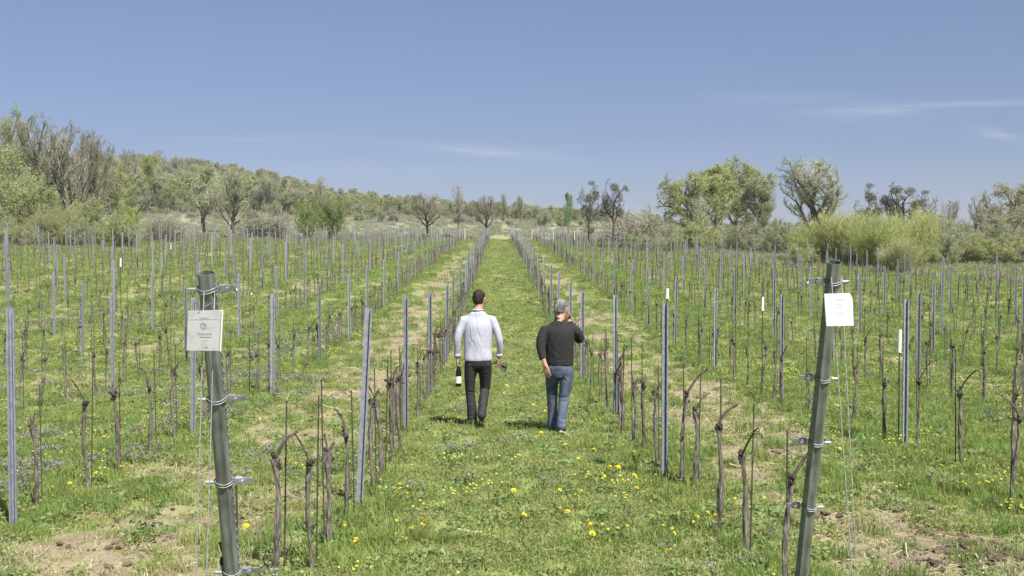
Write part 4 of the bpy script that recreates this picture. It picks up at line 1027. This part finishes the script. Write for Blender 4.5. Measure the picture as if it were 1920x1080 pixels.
# ------------------------------------------------------------------ the two men
def dense(rings, k=6):
    A = np.array(rings, float); n = len(A); out_ = []
    for i in range(n-1):
        p0, p1, p2, p3 = A[max(i-1, 0)], A[i], A[i+1], A[min(i+2, n-1)]
        for t in np.linspace(0, 1, k, endpoint=False):
            out_.append(.5*((2*p1)+(p2-p0)*t+(2*p0-5*p1+4*p2-p3)*t*t+(3*p1-p0-3*p2+p3)*t**3))
    out_.append(A[-1]); return [tuple(q) for q in out_]
def loft(rings, sides=28):
    """rings: (cx, cy, cz, rx, ry[, exponent]) horizontal ellipses"""
    b = MB(); V = []; th = np.arange(sides)*2*math.pi/sides
    for rg in rings:
        cx, cy, cz, rx, ry = rg[:5]; e = rg[5] if len(rg) > 5 else 2.0
        c, s_ = np.cos(th), np.sin(th); f = (np.abs(c)**e+np.abs(s_)**e)**(-1/e)
        V.append(np.stack([cx+rx*c*f, cy+ry*s_*f, cz+0*c], -1))
    n = len(rings); V = np.concatenate(V); Q = [[i*sides+j, i*sides+(j+1) % sides, (i+1)*sides+(j+1) % sides, (i+1)*sides+j] for i in range(n-1) for j in range(sides)]
    c0 = len(V); V = np.r_[V, [[rings[0][0], rings[0][1], rings[0][2]]], [[rings[-1][0], rings[-1][1], rings[-1][2]]]]
    T = [[j, c0, (j+1) % sides] for j in range(sides)]+[[(n-1)*sides+(j+1) % sides, c0+1, (n-1)*sides+j] for j in range(sides)]
    b.add(V, Q, T); return b
def limb(pts, rads, sides=18, sub=5):
    """smooth tapering limb with round ends"""
    pts = np.array(pts, float); rads = np.array(rads, float); n = len(pts)
    P_, R_ = [], []
    for i in range(n-1):
        p0 = pts[max(i-1, 0)]; p1 = pts[i]; p2 = pts[i+1]; p3 = pts[min(i+2, n-1)]
        for t in np.linspace(0, 1, sub, endpoint=False):
            m1 = (p2-p0)*.35 if i else (p2-p1)*.7; m2 = (p3-p1)*.35 if i < n-2 else (p2-p1)*.7
            h00, h10, h01, h11 = 2*t**3-3*t**2+1, t**3-2*t**2+t, -2*t**3+3*t**2, t**3-t**2
            P_.append(h00*p1+h10*m1+h01*p2+h11*m2); R_.append(rads[i]+(rads[i+1]-rads[i])*t)
    P_.append(pts[-1]); R_.append(rads[-1]); P_ = np.array(P_); R_ = np.array(R_)
    d0 = P_[0]-P_[1]; d0 /= np.linalg.norm(d0); d1 = P_[-1]-P_[-2]; d1 /= np.linalg.norm(d1)
    a0 = [P_[0]+d0*R_[0]*q for q in (.95, .7, .35)]; a1 = [P_[-1]+d1*R_[-1]*q for q in (.35, .7, .95)]
    P_ = np.r_[a0, P_, a1]; R_ = np.r_[[R_[0]*q for q in (.3, .71, .94)], R_, [R_[-1]*q for q in (.94, .71, .3)]]
    b = MB(); b.tubes(P_[None], R_[None], sides); return b
def fuse(name, blobs, voxel, mats, parent, disp=None, smooth=4):
    b = MB()
    for q in blobs:
        off = 0
        V = np.concatenate(q.V); Qa = np.concatenate(q.Q) if q.Q else None; Ta = np.concatenate(q.T) if q.T else None; b.add(V, Qa, Ta)
    me = b.build(name, mats, mesh_only=True); o = bpy.data.objects.new(name, me); C.objects.link(o)
    m_ = o.modifiers.new('r', 'REMESH'); m_.mode = 'VOXEL'; m_.voxel_size = voxel; m_.adaptivity = 0
    s_ = o.modifiers.new('s', 'SMOOTH'); s_.iterations = smooth; s_.factor = .5
    dg = bpy.context.evaluated_depsgraph_get(); dg.update(); m2 = bpy.data.meshes.new_from_object(o.evaluated_get(dg)); bpy.data.objects.remove(o)
    n = len(m2.vertices); co = np.empty(n*3, np.float32); m2.vertices.foreach_get('co', co); co = co.reshape(-1, 3)
    if disp is not None:
        no = np.empty(n*3, np.float32); m2.vertices.foreach_get('normal', no); no = no.reshape(-1, 3)
        co = co+no*disp(co)[:, None]; m2.vertices.foreach_set('co', co.astype(np.float32).ravel())
    m2.polygons.foreach_set('use_smooth', np.full(len(m2.polygons), True)); m2.materials.clear()
    for q in mats: m2.materials.append(q)
    m2.name = name; m2.update(); return mobj(name, m2, parent)
def hand(wr, dirv, palm_n, thumb_side, curl, size=1.0):
    """hand from the wrist; returns limbs: palm, four fingers and thumb. dirv: along the palm, palm_n: where the palm faces"""
    d = np.array(dirv, float); d /= np.linalg.norm(d); pn = np.array(palm_n, float); pn -= d*(pn@d); pn /= np.linalg.norm(pn); sd = np.cross(d, pn)*thumb_side
    wr = np.array(wr, float); bl = []
    for q, off in enumerate((-.027, -.009, .009, .027)):      # palm from four bones
        bl.append(limb([wr+sd*off*.5, wr+d*.045*size+sd*off*.9, wr+d*.088*size+sd*off], [.016, .0145, .0115], 10, 3))
    for q, (off, ln) in enumerate(((.028, .068), (.010, .078), (-.009, .072), (-.027, .056))):
        p = wr+d*.086*size+sd*off; a = curl[0]*.6; pts = [p]; L_ = [.45, .32, .25]
        for s in range(3):
            dd = d*math.cos(a)+pn*math.sin(a); p = p+dd*ln*size*L_[s]; pts.append(p); a += curl[q % len(curl)]
        bl.append(limb(pts, [.0098, .0092, .0082, .0068], 10, 3))
    p = wr+d*.025*size+sd*.026; dd = d*.62+sd*.62+pn*.45; dd /= np.linalg.norm(dd); d2 = d*.85+sd*.15+pn*.55; d2 /= np.linalg.norm(d2)
    bl.append(limb([p, p+dd*.04*size, p+dd*.04*size+d2*.03*size, p+dd*.04*size+d2*.055*size], [.0145, .0115, .010, .0078], 10, 3))
    return bl
def head_blobs(c, yaw, pitch, s=1.0):
    """skull, jaw, face and ears; looks along +y before yaw/pitch"""
    bl = []
    sk = loft([(0, .005, -.12, .03, .03), (0, .02, -.112, .048, .055), (0, .018, -.085, .06, .078), (0, .012, -.05, .068, .09), (0, .004, -.01, .0745, .097), (0, 0, .03, .077, .099), (0, -.002, .065, .071, .092), (0, -.002, .092, .055, .072), (0, -.002, .108, .034, .045), (0, -.002, .115, .01, .014)])
    bl.append(sk)
    bl.append(limb([(0, .098, .012), (0, .112, -.018), (0, .118, -.032)], [.009, .011, .013], 10, 3))          # nose
    bl.append(limb([(-.018, .090, -.062), (0, .098, -.062), (.018, .090, -.062)], [.007, .009, .007], 8, 3))     # lips
    bl.append(limb([(-.04, .083, .022), (0, .096, .026), (.04, .083, .022)], [.009, .009, .009], 8, 3))        # brow
    for sx in (-1, 1):
        bl.append(limb([(sx*.076, .004, .018), (sx*.086, -.006, .012), (sx*.085, -.004, -.012), (sx*.077, .006, -.028)], [.007, .009, .008, .007], 8, 3))
    R = np.array(Matrix.Rotation(yaw, 3, 'Z')@Matrix.Rotation(-pitch, 3, 'X'))
    for q in bl:
        q.V = [np.asarray(v)*s@R.T+np.array(c) for v in q.V]
    return bl, R
def folds(seed, amp, sx, sy, sz):
    def f(co):
        a = fbm(co[:, 0]*sx+seed, co[:, 2]*sz+co[:, 1]*sy, seed, 3)
        b_ = vnoise(co[:, 0]*sx*.5+co[:, 2]*sz*1.7+seed, co[:, 1]*sy+co[:, 2]*sz*.4, seed+9)
        return (np.abs(a-.5)*2-.35+(b_-.5)*.8)*amp
    return f
def creases(seed, lines, amp, base):
    g0 = folds(seed, base, 9, 9, 3)
    def f(co):
        v = g0(co)
        for (x0, z0, x1, z1, wd) in lines:
            d = np.array([x1-x0, z1-z0]); L_ = np.hypot(*d); d = d/L_; px_ = co[:, 0]-x0; pz_ = co[:, 2]-z0
            t = px_*d[0]+pz_*d[1]; n_ = -px_*d[1]+pz_*d[0]+.012*np.sin(t*28+seed)
            m_ = np.clip(t/.04, 0, 1)*np.clip((L_-t)/.06, 0, 1)*(co[:, 1] < .03)
            v = v-amp*m_*np.exp(-(n_/wd)**2)+amp*.6*m_*np.exp(-((n_-wd*1.7)/wd)**2)
        return v
    return f
SKIN = mat('skin', (.46, .25, .17), (.52, .30, .21), 12, .55)
def man(loc, rz, spec, label):
    o = empty('person', loc, label, 'person', None, rz)
    J = spec; H = J['head']
    hb, R = head_blobs(H, J['yaw'], J['pitch'])
    ns = J['neck']
    body = list(hb)+[limb([ns, (np.array(ns)+np.array(H))/2+np.array([0, -.01, -.02]), np.array(H)+np.array([0, -.015, -.03])], [.062, .056, .055], 18)]
    body.append(loft([(cx, cy, cz, rx-.022, ry-.022) for cx, cy, cz, rx, ry in J['torso'][:-2]]))
    for s in ('L', 'R'):
        a = [np.array(J['sleeve'+s][0])-np.array([0, 0, .01])]+J['arm'+s][1:]; body.append(limb(a, [.038, .040, .036, .030, .026]))
        body += hand(a[-1], J['hand'+s][0], J['hand'+s][1], J['hand'+s][2], J['hand'+s][3])
        g = J['leg'+s]; body.append(limb(g, [.072, .055, .046, .036]))
        body.append(limb([g[-1], np.array(J['foot'+s])], [.036, .03]))
    fuse('body', body, .0065, [SKIN], o, smooth=2)
    # hair
    Rm = R; Hc = np.array(H)
    hr = loft([(0, -.022, -.085, .046, .050), (0, -.022, -.07, .060, .067), (0, -.018, -.04, .070, .083), (0, -.012, -.01, .0765, .097), (0, -.008, .03, .081, .103), (0, -.008, .066, .076, .097), (0, -.008, .094, .060, .077), (0, -.008, .112, .037, .048), (0, -.008, .120, .012, .015)])
    V = np.concatenate(hr.V)
    # clear the face and ears
    cut = (V[:, 1] > .055) & (V[:, 2] < .06); V[cut, 1] = .052
    ear = (V[:, 2] < -.01) & (V[:, 1] > -.01); V[ear, 0] *= .86; V[ear, 1] *= .6
    hr.V = [V@Rm.T+Hc]
    fuse('hair', [hr], .0042, [J['hairm']], o, disp=lambda co: (fbm(co[:, 0]*75, co[:, 2]*38+co[:, 1]*60, 5, 3)-.5)*.020, smooth=2)
    for sx in (-1, 1):
        e = loft([(0, 0, -.011, .003, .003), (0, 0, -.006, .009, .009), (0, 0, 0, .011, .011), (0, 0, .006, .009, .009), (0, 0, .011, .003, .003)], 10); e.V = [(v+np.array([sx*.031, .083, .005]))@Rm.T+Hc for v in e.V]
        e.build('eye', [EYE], o, smooth=True)
    # upper garment
    top_ = [loft(dense(J['torso']))]
    for s in ('L', 'R'):
        a = J['sleeve'+s]; top_.append(limb(a, J['sleever'], 20, 6))
    top_.append(limb([np.array(ns)+np.array([0, 0, -.05]), np.array(ns)+np.array([0, .004, .018])], [.085, .064], 20))
    for s in (-1, 1): top_.append(limb([(J['sh'][s > 0][0]*.35, J['sh'][s > 0][1], J['sh'][s > 0][2]+.035), J['sh'][s > 0]], [.045, .056], 18))
    fuse(J['topname'], top_, .006, [J['topm']], o, disp=J['topf'], smooth=6)
    if J.get('collar'):
        t = np.linspace(0, 2*math.pi, 22); p = np.stack([ns[0]+.062*np.cos(t), ns[1]+.062*np.sin(t), ns[2]+.028+.006*np.sin(t)], -1); b = MB(); b.tubes(p[None], [np.full(22, .010)], 8, cap=False, ell=(.6, 1.6)); b.build('collar', [J['topm']], o, smooth=True)
        for s in ('L', 'R'):
            w0 = np.array(J['sleeve'+s][-1]); w1 = np.array(J['sleeve'+s][-2]); d = (w0-w1)/np.linalg.norm(w0-w1); b = MB(); b.tubes(np.array([w0-d*.045, w0+d*.012])[None], [[.042, .041]], 18); b.build('cuff', [J['topm']], o, smooth=True)
    # trousers
    tr = [loft(J['pelvis'])]
    for s in ('L', 'R'): tr.append(limb(J['leg'+s]+[J['hem'+s]], J['legr'], 22, 7))
    fuse('trousers', tr, .0075, [J['trm']], o, disp=J['trf'], smooth=2)
    if J.get('belt'):
        c = J['pelvis'][-1]; t = np.linspace(0, 2*math.pi, 40); b = MB(); p = np.stack([c[0]+(c[3]+.006)*np.cos(t), c[1]+(c[4]+.006)*np.sin(t), np.full(40, c[2]-.02)], -1); b.tubes(p[None], [np.full(40, .018)], 6, cap=False, ell=(.25, 1)); b.build('belt', [J['beltm']], o, smooth=True)
    for s in ('L', 'R'):
        heel, toe, hh = J['shoe'+s]; heel = np.array(heel); toe = np.array(toe); d = toe-heel; ln = np.linalg.norm(d); d /= ln
        side = np.cross(d, [0, 0, 1]); side /= np.linalg.norm(side); upv = np.cross(side, d)
        def prof(z0, z1, wsc, b):
            st = np.linspace(0, 1, 9); wd = np.array([.020, .031, .034, .033, .036, .044, .046, .037, .012])*wsc; V = []
            for i_, t_ in enumerate(st):
                c = heel+d*t_*ln; a, bb = (z0, z1[i_])
                for (sx, zz) in ((-1, a), (1, a), (.96, a+(bb-a)*.55), (.6, bb), (-.6, bb), (-.96, a+(bb-a)*.55)): V.append(c+side*sx*wd[i_]+upv*zz)
            Q = [[i_*6+j, i_*6+(j+1) % 6, (i_+1)*6+(j+1) % 6, (i_+1)*6+j] for i_ in range(8) for j in range(6)]
            T = [[0, 1, 2], [0, 2, 3], [0, 3, 4], [0, 4, 5]]; T += [[48+a_, 48+c_, 48+b_] for a_, b_, c_ in T]
            b.add(V, Q, T)
        b = MB(); prof(.016, [.07, .085, .09, .088, .075, .062, .052, .044, .034], .97, b); sh = b.build('shoe', [J['shoem']], o, smooth=True)
        b = MB(); prof(-.004, [.018]*9, 1.06, b); b.build('sole', [J['solem']], sh, smooth=False)
    return o
EYE = mat('eye', (.6, .58, .55), None, rough=.2)
SHIRT = mat('pale lilac white cotton', (.40, .405, .485), (.455, .46, .54), 30, .85, bump=.25, bscale=45, bdist=.004)
SWEAT = mat('black knitted cotton', (.020, .020, .020), (.032, .031, .030), 60, .95, bump=.5, bscale=220, bdist=.002)
BLACKT = mat('black trousers', (.020, .019, .019), (.036, .034, .034), 25, .75, bump=.3, bscale=30, bdist=.004)
JEANS = mat('blue denim', (.055, .07, .11), (.115, .14, .195), 14, .9, bump=.4, bscale=200, bdist=.001)
LEATH = mat('black leather', (.016, .015, .014), None, rough=.35)
SNEAK = mat('dark sneaker fabric', (.03, .032, .04), (.05, .052, .06), 40, .8)
SOLEW = mat('cream rubber sole', (.62, .52, .38), None, rough=.7)
SOLEB = mat('black rubber sole', (.025, .024, .022), None, rough=.6)
HAIRD = mat('dark brown hair', (.018, .012, .009), (.04, .028, .02), 90, .6, stretch=(1, 1, .3))
HAIRG = mat('grey hair', (.075, .073, .07), (.25, .245, .24), 14, .9, stretch=(1, 1, .35))
m1 = dict(head=(.012, .035, 1.715), yaw=-.25, pitch=.25, neck=(0, -.005, 1.545),
    torso=[(0, .005, .90, .19, .125), (0, .005, .94, .197, .13), (0, .0, 1.06, .185, .12), (0, -.004, 1.2, .190, .120), (0, -.008, 1.33, .200, .118), (0, -.008, 1.41, .196, .104), (0, -.008, 1.48, .145, .080), (0, -.012, 1.535, .10, .07), (0, -.01, 1.555, .06, .05)],
    sh=[(-.180, -.008, 1.435), (.180, -.008, 1.435)],
    armL=[(-.205, -.01, 1.46), (-.245, -.03, 1.3), (-.268, -.03, 1.18), (-.272, .0, 1.05), (-.274, .03, .94)], handL=[(.02, .05, -1), (.9, .2, 0), -1, (.75, .8, .85, .9)],
    armR=[(.205, -.01, 1.46), (.252, -.03, 1.3), (.282, -.03, 1.17), (.288, .01, 1.05), (.279, .05, .94)], handR=[(-.1, .1, -1), (-.9, .2, 0), 1, (.55, .6, .7, .75)],
    sleeveL=[(-.188, -.01, 1.43), (-.24, -.03, 1.3), (-.266, -.03, 1.18), (-.271, .0, 1.05), (-.274, .028, .955)], sleeveR=[(.188, -.01, 1.43), (.25, -.03, 1.3), (.281, -.03, 1.17), (.287, .01, 1.05), (.28, .047, .955)],
    sleever=[.060, .055, .052, .048, .041], topname='shirt', topm=SHIRT, topf=creases(3, [(-.04, 1.48, .03, 1.12, .010), (.05, 1.46, .02, 1.2, .009), (-.14, 1.38, -.03, 1.02, .011), (.15, 1.36, .06, 1.0, .010), (-.12, 1.15, -.16, .93, .010), (.0, 1.14, .05, .92, .010), (.14, 1.1, .10, .93, .009), (-.06, 1.2, -.09, .95, .008), (-.24, 1.28, -.29, 1.14, .008), (.24, 1.3, .30, 1.16, .008), (-.26, 1.1, -.29, 1.04, .007), (.27, 1.1, .30, 1.03, .007)], .003, .013), collar=True,
    pelvis=[(0, .01, .80, .10, .10), (0, .01, .84, .158, .118), (0, .01, .90, .175, .125), (0, .01, .97, .17, .115)], beltm=LEATH,
    legL=[(-.085, .005, .86), (-.105, .02, .66), (-.105, .03, .47), (-.082, .0, .28)], hemL=(-.075, -.01, .075), footL=(-.075, .05, .05),
    legR=[(.085, .005, .86), (.095, .07, .66), (.088, .09, .50), (.068, -.08, .36)], hemR=(.052, -.21, .205), footR=(.05, -.19, .10),
    legr=[.098, .082, .067, .063, .062], trm=BLACKT, trf=creases(7, [(-.15, .52, -.03, .48, .010), (-.14, .47, -.04, .44, .008), (.02, .50, .14, .53, .010), (-.12, .2, -.03, .17, .009), (-.12, .14, -.03, .15, .009), (-.02, .78, -.13, .70, .010), (.02, .78, .14, .70, .010)], .006, .010),
    shoeL=((-.075, -.08, .004), (-.10, .20, .004), 0), shoeR=((.05, -.275, .115), (.045, -.10, .004), 0),
    hairm=HAIRD, shoem=LEATH, solem=SOLEB)
X1, D1 = (896-VX)/FPX*14.72, 14.72
man1 = man((X1, D1, hz(X1, D1)-.005), 0, m1, 'man in white shirt and black trousers walking away, bottle in left hand')
m2 = dict(head=(.030, .05, 1.585), yaw=-.6, pitch=.42, neck=(.005, .0, 1.425),
    torso=[(.012, .0, .87, .168, .118), (.01, .0, .90, .178, .125), (.01, .0, 1.0, .177, .126), (.01, -.004, 1.12, .184, .128), (.01, -.008, 1.25, .196, .125), (.01, -.008, 1.32, .195, .112), (.01, -.008, 1.38, .145, .086), (.005, -.008, 1.42, .10, .07), (.005, -.005, 1.435, .06, .05)],
    sh=[(-.170, -.01, 1.325), (.190, -.01, 1.33)],
    armL=[(-.195, -.01, 1.35), (-.225, -.045, 1.2), (-.235, -.075, 1.08), (-.205, -.105, .97), (-.17, -.125, .875)], handL=[(.25, -.03, -1), (.5, .8, 0), -1, (.35, .4, .45, .5)],
    armR=[(.205, -.01, 1.355), (.25, .01, 1.27), (.275, .05, 1.19), (.22, .15, 1.30), (.14, .22, 1.43)], handR=[(-.35, .05, 1), (-.5, -.8, 0), 1, (.5, .6, .6, .7)],
    sleeveL=[(-.180, -.01, 1.315), (-.223, -.045, 1.2), (-.233, -.07, 1.10), (-.226, -.085, 1.04), (-.212, -.10, .985)], sleeveR=[(.190, -.01, 1.32), (.248, .01, 1.27), (.27, .05, 1.20), (.225, .14, 1.285), (.17, .19, 1.38)],
    sleever=[.064, .061, .058, .053, .046], topname='sweater', topm=SWEAT, topf=creases(5, [(-.15, 1.25, -.04, 1.0, .012), (.16, 1.2, .05, .96, .012), (-.12, 1.0, .1, .93, .010), (-.1, 1.34, -.02, 1.15, .010), (.12, 1.1, .17, .92, .010), (-.2, 1.2, -.26, 1.1, .009), (-.19, 1.1, -.25, 1.05, .009)], .003, .013),
    pelvis=[(.01, .005, .72, .10, .10), (.01, .005, .77, .148, .115), (.01, .0, .84, .166, .122), (.01, .0, .91, .160, .112)],
    legL=[(-.075, .01, .80), (-.082, .09, .62), (-.078, .13, .45), (-.072, .16, .26)], hemL=(-.068, .17, .07), footL=(-.07, .22, .05),
    legR=[(.095, .0, .80), (.088, .01, .62), (.07, .01, .46), (.045, -.06, .28)], hemR=(.022, -.14, .115), footR=(.03, -.10, .07),
    legr=[.092, .080, .068, .063, .062], trm=JEANS, trf=creases(11, [(-.15, .5, -.02, .45, .010), (.0, .46, .14, .5, .010), (.0, .41, .12, .44, .009), (0, .2, .1, .22, .010), (-.02, .15, .1, .17, .009), (-.02, .72, -.12, .64, .010), (.02, .73, .14, .66, .010), (-.12, .15, -.02, .12, .009)], .006, .010),
    shoeL=((-.068, .12, .004), (-.085, .38, .004), 0), shoeR=((.02, -.20, .055), (.06, .03, .004), 0),
    hairm=HAIRG, shoem=SNEAK, solem=SOLEW)
X2, D2 = (1048-VX)/FPX*14.15, 14.15
man2 = man((X2, D2, hz(X2, D2)-.005), 0, m2, 'grey-haired man in black sweater and blue jeans walking away, hand at face')
# bottle in the left hand
def revolve(prof, sides=20):
    b = MB(); V = []; th = np.arange(sides)*2*math.pi/sides
    for r_, z in prof: V.append(np.stack([r_*np.cos(th), r_*np.sin(th), np.full(sides, z)], -1))
    n = len(prof); V = np.concatenate(V); b.add(V, [[i*sides+j, i*sides+(j+1) % sides, (i+1)*sides+(j+1) % sides, (i+1)*sides+j] for i in range(n-1) for j in range(sides)]); return b
GLD = mat('dark bottle glass', (.008, .010, .008), None, rough=.08, spec=.6)
LAB = mat('paper label', (.78, .78, .76), None, rough=.7); CAP = mat('black capsule', (.02, .02, .022), None, rough=.35)
gl = bpy.data.materials.new('clear glass'); gl.use_nodes = True; pb = gl.node_tree.nodes['Principled BSDF']; pb.inputs['Transmission Weight'].default_value = 1; pb.inputs['Roughness'].default_value = .02; pb.inputs['IOR'].default_value = 1.45
hx, hy, hzz = X1-.258, D1+.035, man1.location.z+.855
bo = empty('wine_bottle', (hx, hy, hzz-.30), 'dark wine bottle with white label hanging from the man\'s left hand', 'bottle')
revolve([(0, 0), (.036, 0), (.0385, .006), (.0385, .185), (.036, .205), (.024, .235), (.0155, .255), (.014, .262)]).build('glass_body', [GLD], bo, smooth=True)
revolve([(.0391, .045), (.0391, .135)]).build('label', [LAB], bo, smooth=True)
revolve([(.0145, .255), (.0142, .30), (.0152, .318), (0, .319)]).build('capsule', [CAP], bo, smooth=True)
for q, (dx, dy, tl) in enumerate(((.0, .0, 1.85), (.012, .03, 2.2))):
    g = empty('wine_glass', (X1+.235+dx, D1+.06+dy, man1.location.z+.862-.012*q), ['nearer', 'farther'][q]+' clear wine glass held by its stem in the man\'s right hand', 'wine glass', 'wine glasses in the man\'s right hand')
    g.rotation_euler = (0, tl, .3*q)
    revolve([(.0, .055), (.018, .062), (.034, .085), (.039, .105), (.036, .135), (.030, .155), (.0285, .155), (.0345, .134), (.0375, .105), (.0325, .087), (.017, .065), (0, .058)]).build('bowl', [gl], g, smooth=True)
    revolve([(.0035, -.03), (.003, .056)], 10).build('stem', [gl], g, smooth=True)
    revolve([(0, -.034), (.031, -.034), (.031, -.032), (.004, -.028), (.0035, -.025)]).build('foot', [gl], g, smooth=True)


# ------------------------------------------------------------------ thin air haze
hm = bpy.data.materials.new('haze'); hm.use_nodes = True; ht = hm.node_tree; ht.nodes.clear()
ho = ht.nodes.new('ShaderNodeOutputMaterial'); hv = ht.nodes.new('ShaderNodeVolumePrincipled'); hv.inputs['Color'].default_value = (.94, .96, 1, 1); hv.inputs['Density'].default_value = .00028; hv.inputs['Anisotropy'].default_value = .2
ht.links.new(hv.outputs[0], ho.inputs['Volume'])
b = MB(); b.box((0, 2180, 20), (8600, 4500, 70)); hzo = b.build('haze', [hm]); tag(hzo, 'thin pale spring haze in the air', None, None, 'stuff')
